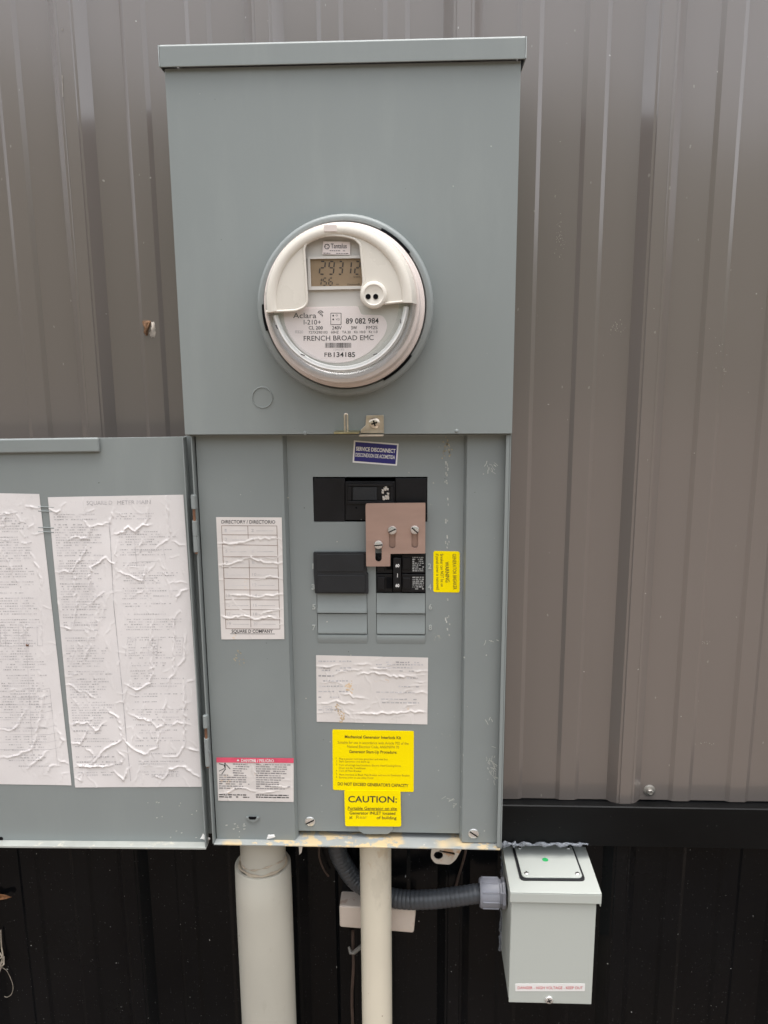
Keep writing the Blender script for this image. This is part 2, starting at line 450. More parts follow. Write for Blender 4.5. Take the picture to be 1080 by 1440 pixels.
# ------------------------------------------------------------------ setting: ground, far slope
GZ = -1.42
g = MB().add([(-150, -150, GZ), (150, -150, GZ), (150, 150, GZ), (-150, 150, GZ)], [(0, 1, 2, 3)])
tag(obj('ground', g, M['ground'], recalc=False), kind='structure')
h = MB(); hv = []; hf_ = []; n = 160
for i in range(n):
    a = 2*math.pi*i/n
    w = math.sin(3*a+1)*.9+math.sin(7*a)*.6+math.sin(19*a+2)*.5+RND.uniform(-.6, .6)
    for r, z in ((26, GZ-.3), (30, 3.0+w*.5), (36, 5.3+w*.8), (48, 5.9+w*.8), (70, 4.)):
        r2 = r+RND.uniform(-1, 1)
        k_ = max(0., min(1., (-math.sin(a)-.35)/.35)); k_ = k_*k_*(3-2*k_)          # front of the unseen slope shaped higher to darken the siding's reflections
        z = z+(0 if r < 28 else (z-GZ)*.85*k_)
        hv.append((r2*math.cos(a), r2*math.sin(a), z))
for i in range(n):
    j = (i+1) % n
    for q in range(4): hf_.append((i*5+q, j*5+q, j*5+q+1, i*5+q+1))
h.add(hv, hf_)
tag(obj('hills', h, M['hill'], ang=80), kind='structure')

# ------------------------------------------------------------------ the metal clad wall
wall = empty('building_wall', (.2, 0, GZ), 'taupe ribbed metal wall with black ribbed metal below its black trim', 'wall')
PITCHX = .2352; RIB0 = -.1515


def rib_profile(nb):
    out = []
    for k in range(nb+1):
        c = k*PITCHX
        rib = [(-.0235, 0), (-.0120, .0124), (-.0092, .0127), (-.0080, .0140), (.0080, .0140), (.0092, .0127), (.0120, .0124), (.0235, 0)]
        if k == 0: rib = [(-.0065, .0140)]+rib[4:]
        if k == nb: rib = rib[:4]+[(.0065, .0140)]
        out += [(c+a, b) for a, b in rib]
        if k < nb:
            for q in (1/3, 2/3):
                m_ = c+q*PITCHX
                out += [(m_-.0158, 0), (m_-.0105, .0030), (m_+.0105, .0030), (m_+.0158, 0)]
    return out


def sheet(x0, z0, z1, proud):
    pr = [(x0+a, -b-proud) for a, b in rib_profile(3)]
    poly = pr+[(a, b+.0007) for a, b in reversed(pr)]
    return MB().zprism(poly, z0, z1)


ZB = -.5250
for i in range(-2, 3):
    p_ = .0011 if i % 2 == 0 else 0.
    obj('siding_sheet', sheet(RIB0+i*3*PITCHX, ZB, 2.3, p_), M['siding'], wall, ang=12)
for i in range(-2, 3):
    p_ = .0011 if i % 2 == 0 else 0.
    obj('skirting_sheet', sheet(RIB0+i*3*PITCHX, GZ-.05, -.545, p_), M['black_metal'], wall, ang=12)
xa, xb = RIB0-2*3*PITCHX, RIB0+3*3*PITCHX
obj('backing', MB().box(xa, xb, .003, .12, GZ-.05, 2.3), M['black_void'], wall)
# trim: a ledge sloping out, a thin nose and a flat face
zt = -.5185; zl = -.5780
M['trim'] = mat('dusty_black_trim', (.0055, .006, .0065), .38, spec=.13, var=.3, vscale=4, specks=[dict(scale=40, size=.02, dens=.15, col=(.4, .4, .38)), dict(scale=160, size=.1, dens=.06, col=(.08, .08, .075))])
obj('base_trim', MB().xprism([(.0022, -.5275), (-.0275, zt-.0012), (-.029, zt), (-.0305, zt-.0012), (-.0305, zl), (-.0245, zl+.001), (-.0245, zl+.006), (-.0285, zl+.006), (-.0285, zt-.004), (.0022, -.531)], xa, xb),
    M['trim'], wall)


def hex_screw(cx, cz, y, r, name='siding_screw', parent=wall, m=None):
    b = MB().lathe(cx, cz, [(r*1.9, y), (r*1.9, y-.0012), (r*1.5, y-.002), (r*1.1, y-.0022)], 24, cap0=True, cap1=True)
    b.lathe(cx, cz, [(r, y-.002), (r, y-.0062), (r*.82, y-.007), (r*.55, y-.0066)], 6, a0=.3, a1=.3+2*math.pi, cap1=True)
    return obj(name, b, m or M['dull_screw'], parent, ang=25)


sx, sz = P(913, 1111, 0)
s0 = hex_screw(sx, sz, 0, .0042)
for k in (-3, -2, -1, 1, 2):
    copy_part(s0, k*PITCHX, 0, 0, wall)
# mud dauber scar and pale splashes
def blob_patch(pix, Y, m, name, parent, hgt=.0012, label=None, n=26):
    rr = random.Random(len(pix)+int(pix[0][0]))
    pts = rpoly(pix, 3, 3)
    jit = [(a+rr.uniform(-1.1, 1.1), b+rr.uniform(-1.1, 1.1)) for a, b in pts]
    b_ = MB(); q = [P(a, b, Y) for a, b in jit]; cx = sum(a for a, _ in q)/len(q); cz = sum(b for _, b in q)/len(q)
    N_ = len(q); vs = [(a, Y, z) for a, z in q]+[(cx+(a-cx)*.7, Y-hgt*rr.uniform(.5, 1), cz+(z-cz)*.7) for a, z in q]+[(cx, Y-hgt, cz)]
    fs = [(i, (i+1) % N_, (i+1) % N_+N_, i+N_) for i in range(N_)]+[(i+N_, (i+1) % N_+N_, 2*N_) for i in range(N_)]
    b_.add(vs, fs)
    return obj(name, b_, m, parent, label=label)


blob_patch([(199, 450), (212, 449), (211, 462), (207, 474), (202, 470), (203, 461)], -.0034, M['mud'], 'mud_scar', wall, .004)
blob_patch([(213, 450), (219, 452), (220, 466), (219, 477), (211, 475), (209, 470), (213, 462)], -.0034, M['mud_pale'], 'mud_scar', wall, .002, 'pale scuffed side of the mud scar')

ws = MB(); rr = random.Random(77)
ws.pstroke([(87.5, 106), (88.2, 122), (88.6, 136)], 1.1, -.0157); ws.pstroke([(87, 40), (87.6, 43)], 1.4, -.0157)
for cx, cy, sx_, sy_, n_ in ((866, 462, 7, 9, 26), (787, 335, 5, 22, 40), (1015, 500, 12, 30, 16), (985, 905, 12, 4, 10), (990, 1045, 10, 3, 8)):
    for k in range(n_):
        x, y = cx+rr.gauss(0, sx_*.6), cy+rr.gauss(0, sy_*.6); w_ = rr.uniform(.25, .6)
        ws.pquad([(x-w_, y-w_*1.5), (x+w_, y-w_), (x+w_*.7, y+w_*1.6), (x-w_, y+w_)], -.0044 if 795 < x < 845 or x > 985 else -.0014)
M['dust'] = mat('pale_dust', (.3, .27, .24), .8, var=.2, vscale=150)
tag(obj('dust_marks', ws, M['dust'], wall, weld=False, recalc=False), kind='stuff')

# ------------------------------------------------------------------ cabinet
cab = empty('electrical_cabinet', (.186, -.02, -.5222), 'grey metal meter and breaker cabinet with its lower door swung open to the left', 'electrical cabinet')
YC = -.1296; YE = -.1235; YS = -.1135; YN = -.1045; XL, XR = .0045, .3717
CW = .3715
# body
body = MB()
body.box(XL, XR, -.0210, -.0195, -.522, .386)                        # back
body.box(XL, XL+.0016, YE, -.0212, -.5222, -.0005)                    # sides of the lower half
body.box(XR-.0016, XR, YE, -.0212, -.5222, -.0005)
body.box(XR-.0060, XR-.0018, YE-.0002, YE+.0012, -.520, -.0005)       # folded edge
body.box(.0005, .0021, YC+.0016, -.0212, -.0003, .383)                # sides of the upper half
body.box(CW-.0016, CW, YC+.0016, -.0212, -.0003, .383)
body.box(.0023, CW-.0018, YE, -.0212, -.0016, -.0003)                 # divider
obj('body', body, M['paint'], cab, bevel=.0005)
obj('added_gap_strip', MB().box(-.0080, XL-.0003, -.1050, -.1036, -.520, -.003), M['paint'], cab, bevel=.0003)  # strip added behind the door gap so the gap stays dark
obj('floor_pan', MB().box(XL+.0018, XR-.0018, YE-.0006, -.0214, -.5236, -.5218), M['ledge'], cab, bevel=.0004)
# upper cover with the meter hole left as a plate behind the ring
cov = MB().box(0, CW, YC, YC+.0014, .0006, .3845)
cov.box(.0018, CW-.0018, YC+.0016, YC+.012, .0006, .0020)
obj('meter_cover', cov, M['paint'], cab, bevel=.0009)
obj('hood', MB().xprism([(YC-.0065, .3835), (YC-.0065, .4035), (YC-.0045, .4055), (-.0195, .4100), (-.0195, .4085), (YC-.0040, .4037), (YC-.0048, .3835)], -.0025, CW+.0032)
    .box(-.0040, -.0026, YC-.0064, -.0195, .3840, .4048).box(CW+.0033, CW+.0047, YC-.0064, -.0195, .3840, .4048), M['paint'], cab, bevel=.0007)
# pressed details on the cover
kx, kz = P(369, 559, YC); kr = .0112
obj('knockout', MB().lathe(kx, kz, [(kr+.0010, YC+.0002), (kr+.0005, YC-.0008), (kr-.0001, YC-.0008), (kr-.0005, YC+.0004)], 40), M['paint_worn'], cab)
for a, b in ((429, 609.), (642, 606.)):
    x, z = P(a, b, YC); obj('weld_dimple', MB().lathe(x, z, [(.0024, YC+.0001), (.0018, YC-.0005), (.0007, YC-.0009)], 14, cap1=True), M['paint'], cab)

# front covers of the lower half
def quad_grid(mb, xs, zs, holes, yf, yb, m=0):
    """a plate with rectangular holes; xs, zs sorted cut lines"""
    def in_hole(x, z): return any(h[0] < x < h[1] and h[2] < z < h[3] for h in holes)
    for i in range(len(xs)-1):
        for j in range(len(zs)-1):
            if in_hole((xs[i]+xs[i+1])/2, (zs[j]+zs[j+1])/2): continue
            mb.add([(xs[i], yf, zs[j]), (xs[i+1], yf, zs[j]), (xs[i+1], yf, zs[j+1]), (xs[i], yf, zs[j+1])], [(0, 1, 2, 3)], m)
    for h in holes:
        x0, x1, z0, z1 = h
        for a, b in (((x0, z0), (x1, z0)), ((x1, z0), (x1, z1)), ((x1, z1), (x0, z1)), ((x0, z1), (x0, z0))):
            mb.add([(a[0], yf, a[1]), (b[0], yf, b[1]), (b[0], yb, b[1]), (a[0], yb, a[1])], [(0, 1, 2, 3)], m)
    return mb


xc0 = P(405, 900, YN)[0]; xc1 = P(649, 900, YN)[0]
xc0 = P(411.5, 900, YN)[0]; xc1 = P(649.5, 900, YN)[0]
hm = (P(440.5, 702, YN)[0], P(601, 702, YN)[0], P(520, 734, YN)[1], P(520, 670.5, YN)[1])
zr = [P(560, y, YN)[1] for y in (779, 834, 863.5, 892.5)]
hl = (P(445.5, 850, YN)[0], P(516.5, 850, YN)[0], zr[3], P(560, 778, YN)[1])
hr = (P(529, 850, YN)[0], P(598.5, 850, YN)[0], zr[3], P(560, 778, YN)[1])
zc0 = P(540, 1170, YN)[1]
holes = [hm, hl, hr]
xs = sorted({xc0, xc1, *[q for h_ in holes for q in h_[:2]]}); zs = sorted({zc0, -.0022, *[q for h_ in holes for q in h_[2:]]})
dead = quad_grid(MB(), xs, zs, holes, YN, YN+.0025)
obj('breaker_panel', dead, M['paint_worn'], cab, ang=20)
# side covers, each with a folded flank down to the recessed panel
xl0 = P(280, 700, YS)[0]-.0005; xl1 = P(406, 900, YS)[0]
zl0 = P(360, 1181, YS)[1]; zr0 = P(680, 1185, YS)[1]
lp = [(xl0, YS), (xl1, YS), (xc0, YN+.0004), (xc0, YN+.0016), (xl1-.001, YS+.0014), (xl0, YS+.0014)]
side_l = obj('side_cover', MB().zprism(lp, zl0, -.0022), M['paint_worn'], cab, bevel=.0012, seg=3)
xr0 = P(653.5, 900, YS)[0]; xr1 = P(705, 900, YS)[0]
rp = [(xr1, YS), (xr0, YS), (xc1, YN+.0004), (xc1, YN+.0016), (xr0+.001, YS+.0014), (xr1, YS+.0014)]
side_r = obj('side_cover', MB().zprism(rp[::-1], zr0, -.0022), M['paint_worn'], cab, bevel=.0012, seg=3)
obj('interior', MB().box(XL+.002, XR-.002, YN+.03, YN+.032, -.5216, -.002), M['black_void'], cab)

# pull tab at the foot of the breaker panel, thumb notch in the side cover
obj('pull_tab', MB().pprism(rpoly([(503, 1161), (553, 1161), (553, 1168), (546, 1173.5), (512, 1173.5), (503, 1168)], 3), YN-.0018, YN+.0012), M['paint_worn'], cab, bevel=.001)
nb = MB().pprism(rpoly([(345, 1149.5), (365, 1149.5), (362, 1154), (356, 1157), (350, 1154)], 1.5), YS-.0022, YS-.0002)
obj('finger_notch', nb, M['paint_worn'], cab, bevel=.0006)
obj('finger_notch_slot', MB().pprism(rpoly([(349, 1149.5), (361, 1149.5), (359, 1152.5), (351, 1152.5)], 1), YS-.0026, YS-.0008), M['black_void'], cab)


def slot_screw(cx, cz, y, r, ang, parent, name='screw', m=None, hgt=.0018, phillips=False):
    b = MB().lathe(cx, cz, [(r, y), (r, y-hgt*.45), (r*.86, y-hgt*.85), (r*.5, y-hgt), (r*.15, y-hgt*1.02)], 28, cap0=True, cap1=True)
    m1 = m or M['screw']
    for k in ((0, 1) if phillips else (0,)):
        a = ang+k*math.pi/2; c, s = math.cos(a), math.sin(a); L_, w = r*(.55 if phillips else .92), r*.13
        yt = y-hgt*1.02-.00025-k*.0001
        b.add([(cx+c*L_*i-s*w*j, yt if abs(i) < 2 else yt, cz+s*L_*i+c*w*j) for i, j in ((-1, -1), (1, -1), (1, 1), (-1, 1))], [(0, 1, 2, 3)], 1)
    return obj(name, b, [m1, M['black_void']], parent, ang=40)


x, z = P(436, 1155, YN); slot_screw(x, z, YN, .0066, .5, cab)
x, z = P(666, 1172, YS); slot_screw(x, z, YS, .0066, -.6, cab)

# hinges: knuckles on a copper coloured pin
for (hx0, hy0, hx1, hy1) in ((271.5, 696, 276.0, 776), (288.5, 1006, 292.0, 1077)):
    yh = YE-.0015
    ax, az = P(hx0, hy0, yh); bx, bz = P(hx1, hy1, yh); cx = (ax+bx)/2; L_ = az-bz
    hg = None
    for t0, t1 in ((0, .24), (.45, .72), (.725, 1.)):
        k = MB().tube([(cx, yh, az-L_*t0), (cx, yh, az-L_*t1)], .0029, 14)
        k.box(cx-.0034 if t0 == .45 else cx, cx if t0 == .45 else cx+.0034, yh+.0008, yh+.0028, az-L_*t1, az-L_*t0)
        if hg is None: hg = obj('hinge', k, M['paint'], cab, bevel=.0003)
        else: obj('knuckle', k, M['paint'], hg, bevel=.0003)
    obj('pin', MB().tube([(cx, yh, az-L_*.02), (cx, yh, az-L_*1.03)], .0017, 10), M['rust'], hg)

# the open door: inner face towards us, flanges turned forward
YD = -.1125; YDF = -.1255
dx1 = P(263.5, 614, YDF)[0]; ztop = P(262, 614, YD)[1]; zbot = P(292, 1184, YD)[1]
dx1 = -.0035
sag = .0105                                                          # the door hangs a little low at its free end
def dz(x): return (x-dx1)*sag
x0d = dx1-.372
dm = MB()
def slab(mb, xa_, xb_, y0, y1, za, zb_, m=0):
    mb.add([(xa_, y0, za+dz(xa_)), (xb_, y0, za+dz(xb_)), (xb_, y1, za+dz(xb_)), (xa_, y1, za+dz(xa_)),
            (xa_, y0, zb_+dz(xa_)), (xb_, y0, zb_+dz(xb_)), (xb_, y1, zb_+dz(xb_)), (xa_, y1, zb_+dz(xa_))],
           [(0, 1, 5, 4), (1, 2, 6, 5), (2, 3, 7, 6), (3, 0, 4, 7), (4, 5, 6, 7), (3, 2, 1, 0)], m)
slab(dm, x0d, dx1, YD, YD+.0013, zbot-.0012, ztop)
slab(dm, dx1-.0014, dx1, YDF, YD-.0001, zbot+.0006, ztop)
slab(dm, x0d, x0d+.0014, YDF, YD-.0001, zbot+.0006, ztop)
door = obj('door', dm, M['paint'], cab, bevel=.0005)
fl = MB(); slab(fl, x0d, dx1, YDF, YD-.0002, zbot-.0012, zbot+.0004); slab(fl, x0d, dx1, YDF-.0010, YDF-.0001, zbot-.0014, zbot+.0012)
obj('bottom_flange', fl, M['door_ledge'], door, bevel=.0003)
pk = MB(); px1 = P(141, 620, YD)[0]; slab(pk, x0d+.05, px1, YD-.0055, YD-.0002, P(100, 635, YD)[1]+.0008, ztop+.0008)
obj('latch_pocket', pk, M['paint'], door, bevel=.0022, seg=3)
hx, hz = P(1, 1180, YD-.001); obj('bumper_hole', MB().disc(hx, hz, .0028, YD-.0008, YD-.0001, 16), M['black_void'], door)
for yy in (713, 719, 742, 748):
    w_ = MB()
    for t in range(1): w_.tube([(P(54, yy, YD)[0], YD-.0001, P(54, yy-.5, YD)[1]), (P(76, yy, YD)[0], YD-.0001, P(76, yy+.5, YD)[1])], .0008, 6)
    obj('paint_crease', w_, M['paint'], door)
# torn scrap of label and chipped paint at the corners
blob_patch([(285, 1172), (296, 1178), (294, 1183), (281, 1180)], YD-.0004, M['white_label'], 'paper_scrap', door, .0012)
blob_patch([(376, 1173), (387, 1174), (386, 1177), (375, 1181)], YS-.0003, M['white_label'], 'paper_scrap', cab, .0010)

# pale scuffs, chips and runs on the worn covers
rr = random.Random(31); sc1 = MB(); sc2 = MB(); sc3 = MB()
for cx, cy, sx_, sy_, n_, Ym in ((690, 655, 9, 9, 9, YS), (692, 1072, 7, 24, 26, YS), (690, 900, 9, 3, 5, YS), (684, 1010, 8, 4, 3, YS), (640, 1125, 34, 10, 7, YN)):
    for k in range(n_):
        x, y = cx+rr.gauss(0, sx_*.5), cy+rr.gauss(0, sy_*.5)
        if Ym == YS and not 660 < x < 702: continue
        if Ym == YN and x > 644: continue
        a = rr.uniform(-.9, .9)+(1.2 if Ym == YS else -.3); L_ = rr.uniform(2, 9)
        pts = [(x, y), (x+math.cos(a)*L_*.5+rr.uniform(-1, 1), y+math.sin(a)*L_*.5), (x+math.cos(a)*L_, y+math.sin(a)*L_)]
        sc1.pstroke(pts, rr.uniform(.4, 1.0), Ym-.00025)
for k in range(34):
    y = rr.uniform(640, 905); x = 628.5+(y-640)*.006+rr.gauss(0, 1.6)
    if 772 < y < 836: continue
    w_, h_ = rr.uniform(.5, 1.3), rr.uniform(.6, 2.6); sc1.pquad([(x-w_, y-h_), (x+w_*.8, y-h_*.8), (x+w_, y+h_), (x-w_*.7, y+h_*.9)], YN-.0003)
for k in range(10):
    x, y = rr.uniform(318, 345), rr.uniform(1155, 1178); w_, h_ = rr.uniform(.6, 2.2), rr.uniform(.5, 1.1)
    sc1.pquad([(x-w_, y-h_*.5), (x+w_*.8, y-h_), (x+w_, y+h_*.4), (x-w_*.7, y+h_)], YS-.0003)
for k in range(14):
    x, y = rr.uniform(200, 292), rr.uniform(1125, 1178); w_, h_ = rr.uniform(.5, 1.4), rr.uniform(.5, 1.3)
    sc2.pquad([(x-w_, y-h_*.5), (x+w_*.8, y-h_), (x+w_, y+h_*.4), (x-w_*.7, y+h_)], YD-.0003)
for cx, cy, n_, s_, Ym in ((628, 630, 34, 8, YN), (338, 926, 16, 7, YS), (291, 945, 10, 5, YS)):
    for k in range(n_):
        x, y = cx+rr.gauss(0, s_*.45), cy+rr.gauss(0, s_)
        if Ym == YS and x < 300: continue
        w_ = rr.uniform(.4, 1.2); sc3.pquad([(x-w_, y-w_), (x+w_, y-w_*.6), (x+w_*.8, y+w_*1.3), (x-w_, y+w_)], Ym-.0002)
M['chip'] = mat('pale_chipped_paint', (.5, .5, .46), .6, var=.25, vscale=150); M['tan_spatter'] = mat('tan_spatter', (.36, .31, .22), .7, var=.3, vscale=150)
tag(obj('paint_scuffs', sc1, M['chip'], cab, weld=False, recalc=False), kind='stuff')
tag(obj('paint_scuffs', sc2, M['chip'], door, weld=False, recalc=False), kind='stuff')
tag(obj('tan_spatter', sc3, M['tan_spatter'], cab, weld=False, recalc=False), kind='stuff')

# ------------------------------------------------------------------ wrinkled labels
def bil(q, u, v):
    (ax, ay), (bx, by), (cx, cy), (ex, ey) = q      # TL TR BR BL
    return (ax*(1-u)*(1-v)+bx*u*(1-v)+cx*u*v+ex*(1-u)*v, ay*(1-u)*(1-v)+by*u*(1-v)+cy*u*v+ey*(1-u)*v)


def make_height(creases, seed, base=.00018):
    """height of a crinkled label: sharp ridges along jagged creases plus a soft unevenness"""
    rr = random.Random(seed); segs = []
    for pts, amp in creases:
        out = [pts[0]]
        for a, b in zip(pts[:-1], pts[1:]):
            L_ = math.hypot(b[0]-a[0], b[1]-a[1]); n_ = max(1, int(L_/4.5))
            for i in range(1, n_+1):
                t = i/n_; j = 1.7 if i < n_ else 0
                out.append((a[0]+(b[0]-a[0])*t+rr.uniform(-j, j), a[1]+(b[1]-a[1])*t+rr.uniform(-j, j)))
        N_ = len(out)-1
        for i, (a, b) in enumerate(zip(out[:-1], out[1:])):
            fade = min(1, (i+1)/2.5, (N_-i)/2.5)
            segs.append((a, b, amp*rr.uniform(.45, 1.1)*max(.35, fade), rr.uniform(.75, 1.35)))
    ph = [(rr.uniform(.02, .12), rr.uniform(.02, .12), rr.uniform(0, 6)) for _ in range(8)]

    def hf(px, py):
        px = np.asarray(px, float); py = np.asarray(py, float)
        h_ = np.zeros_like(px)
        for a, b, k in ph: h_ += np.sin(px*a+py*b+k)+np.sin(px*b-py*a+k*2)
        h_ = h_*base/6+base*1.5
        rid = np.zeros_like(px)
        for (ax, ay), (bx, by), amp, w in segs:
            dx, dy = bx-ax, by-ay; L2 = dx*dx+dy*dy+1e-9
            sel = (px > min(ax, bx)-6) & (px < max(ax, bx)+6) & (py > min(ay, by)-6) & (py < max(ay, by)+6)
            if not sel.any(): continue
            x = px[sel]; y = py[sel]
            t = np.clip(((x-ax)*dx+(y-ay)*dy)/L2, 0, 1)
            d = np.hypot(x-ax-t*dx, y-ay-t*dy)
            rid[sel] = np.maximum(rid[sel], amp*np.exp(-(d/w)**1.6))
        return h_+rid
    return hf


def crinkled(name, quad, Y, creases, seed, mats, parent, printer, step=1.0, corner=None, label=None):
    hf = make_height(creases, seed)
    wpx = math.hypot(quad[1][0]-quad[0][0], quad[1][1]-quad[0][1]); hpx = math.hypot(quad[3][0]-quad[0][0], quad[3][1]-quad[0][1])
    nu, nv = int(wpx/step), int(hpx/step)
    u, v = np.meshgrid(np.linspace(0, 1, nu+1), np.linspace(0, 1, nv+1)); u = u.ravel(); v = v.ravel()
    px, py = bil(quad, u, v)
    rr = np.random.RandomState(seed)                                 # slightly ragged outline
    X, Z = Pv(px, py, Y); H = hf(px, py)
    mb = MB()
    idx = np.arange((nu+1)*(nv+1)).reshape(nv+1, nu+1)
    q = np.stack([idx[:-1, :-1], idx[:-1, 1:], idx[1:, 1:], idx[1:, :-1]], -1).reshape(-1, 4)
    mb.add(np.stack([X, Y-.0003-H, Z], 1), [tuple(map(int, a)) for a in q])
    printer(mb, Y-.00045, hf)
    return obj(name, mb, mats, parent, weld=False, recalc=False, ang=80, label=label)


def net(x0, x1, y0, y1, n, seed, amp, ln=(12, 55), vert=.5):
    """more creases of the same sort, strewn over a region"""
    rr = random.Random(seed); out = []
    for _ in range(n):
        a = rr.choice((math.pi/2, 0)) if rr.random() < .75 else rr.uniform(0, 6.28)
        if rr.random() < vert: a = math.pi/2
        a += rr.uniform(-.45, .45); L_ = rr.uniform(*ln); x = rr.uniform(x0, x1); y = rr.uniform(y0, y1)
        pts = [(x, y)]
        for k in range(3):
            a += rr.uniform(-.5, .5); x += math.cos(a)*L_/3; y += math.sin(a)*L_/3; pts.append((x, y))
        out.append((pts, amp*rr.uniform(.3, 1)))
    return out


QB = [(67.5, 699), (258, 695.5), (285.5, 1106), (106, 1107)]
def Z5(l): return [(a/3.484, b/3.484+600) for a, b in l]
def Z6(l): return [(a/3.484, b/3.484+880) for a, b in l]
A = .0012
cr2 = [(Z5(l), a) for l, a in [
    ([(240, 400), (280, 420), (320, 375)], A*1.2), ([(330, 560), (370, 540), (435, 550), (440, 490), (400, 455)], A), ([(440, 490), (480, 480), (540, 470), (560, 400)], A),
    ([(560, 525), (610, 515), (630, 490), (665, 515), (700, 480), (740, 480)], A*1.3), ([(815, 340), (825, 430), (835, 545)], A), ([(835, 545), (760, 605)], A*1.1), ([(845, 560), (880, 580), (915, 582)], A*.8),
    ([(270, 710), (350, 712), (400, 640), (430, 580)], A*.9), ([(440, 800), (445, 690), (520, 640), (560, 670), (570, 720)], A*1.1), ([(570, 710), (650, 735), (705, 755), (715, 690)], A*1.1),
    ([(700, 540), (680, 620)], A*.8), ([(415, 340), (410, 430)], A*.6), ([(735, 350), (725, 450), (690, 500)], A*.7), ([(455, 855), (510, 810)], A), ([(530, 830), (560, 800), (575, 560)], A*.6),
    ([(370, 700), (375, 900), (355, 990)], A*.8), ([(480, 860), (475, 1040)], A*.7), ([(865, 850), (890, 805), (930, 795)], A), ([(850, 1040), (855, 940), (880, 905)], A), ([(780, 650), (830, 780), (840, 830)], A*.6), ([(730, 830), (710, 760)], A*.5),
    ([(300, 980), (340, 985)], A*.6), ([(740, 920), (720, 900)], A*.7)]]
cr2 += [(Z6(l), a) for l, a in [
    ([(300, 5), (360, 15)], A), ([(440, 0), (440, 110), (400, 190)], A*.7), ([(740, 0), (750, 150), (740, 280), (670, 315), (610, 285)], A*1.1), ([(855, 0), (850, 130), (855, 240), (830, 260), (820, 310)], A*.8), ([(910, 20), (905, 160), (870, 210)], A*.8),
    ([(325, 290), (360, 295), (395, 325)], A), ([(415, 320), (465, 352)], A), ([(350, 350), (390, 400)], A*.7), ([(520, 180), (530, 230)], A*.6), ([(460, 245), (490, 275)], A*.7), ([(530, 410), (580, 450), (595, 560), (520, 600), (440, 690), (370, 690)], A*1.3),
    ([(350, 485), (430, 470), (470, 515), (520, 470)], A*1.2), ([(430, 500), (395, 580), (345, 570)], A*1.1), ([(570, 380), (605, 375), (640, 270)], A*.8), ([(630, 430), (690, 455), (740, 465), (770, 500), (800, 490), (815, 340)], A), ([(785, 520), (775, 595), (710, 630), (650, 600), (600, 550)], A*1.3), ([(660, 490), (645, 600)], A*.7),
    ([(905, 260), (905, 590), (870, 640), (800, 640)], A), ([(840, 490), (870, 470), (935, 485)], A), ([(905, 590), (980, 620)], A), ([(415, 590), (460, 640)], A), ([(560, 710), (605, 755), (640, 690)], A*1.5), ([(380, 680), (450, 690), (555, 680)], A*1.6), ([(575, 610), (610, 645), (590, 690)], A),
    ([(690, 710), (705, 685), (745, 685)], A*.8), ([(755, 730), (800, 750), (830, 700), (910, 690), (985, 755)], A*1.1), ([(820, 650), (830, 700)], A*.7), ([(370, 745), (400, 760), (410, 700)], A), ([(610, 400), (600, 560)], A*.4), ([(705, 370), (708, 430)], A*.6), ([(825, 560), (870, 635)], A*.5), ([(700, 730), (700, 790)], A*.7), ([(770, 750), (765, 790)], A*.6)]]
cr2 += net(75, 280, 705, 1100, 190, 3, A*.55, (5, 32))


def print2(mb, Y, hf):
    mb.text('SQUARE D', (122, 710), (158, 709.5), 5.5, Y, 1, .0, hf); mb.text('METER MAIN', (165, 709.5), (212, 708.5), 5.5, Y, 1, .0, hf)
    rr = random.Random(21); y = 724
    while y < 1092:
        f = (y-699)/408; xl = 71+38*f; xr = 259+26*f; mid = 153+34*f
        if not (y > 1028 and rr.random() < .55):
            if rr.random() > .12: mb.rows((xl+2, y), (xl+rr.uniform(40, mid-xl-12), y-.3), 1.7, Y, 2, hf, (1, 3.6), .9, rr, .2)
            if rr.random() > .3: mb.rows((mid+7+rr.uniform(0, 6), y-1), (rr.uniform(mid+40, xr-10), y-1.4), 1.5, Y, 2, hf, (1, 3.2), 1., rr, .28)
        y += 3.6 if rr.random() > .12 else 7.5
    mb.pstroke([(153.5, 735), (155.5, 760), (160, 850), (165.5, 905), (172, 970), (178, 1040), (184, 1098)], .8, Y, 1, hf)
    for l in ([(189, 760), (193, 800)], [(229, 768), (233, 787)], [(190, 762), (214, 761)], [(192, 775), (225, 774)], [(193, 790), (228, 789)], [(193, 803), (215, 802)]): mb.pstroke(l, .5, Y, 2, hf)
    for x_, y_ in ((180, 898), (212, 896), (247, 897)):
        mb.pstroke([(x_, y_), (x_+11, y_-.3), (x_+9, y_+24), (x_-4, y_+24), (x_, y_)], .5, Y, 2, hf)
        for k in range(5): mb.rows((x_+1, y_+5+4*k), (x_+9, y_+5+4*k), 1.6, Y, 2, hf, (1, 3), 1)
    mb.text('SQUARE D', (213, 1093), (253, 1092), 4.5, Y, 2, .0, hf)


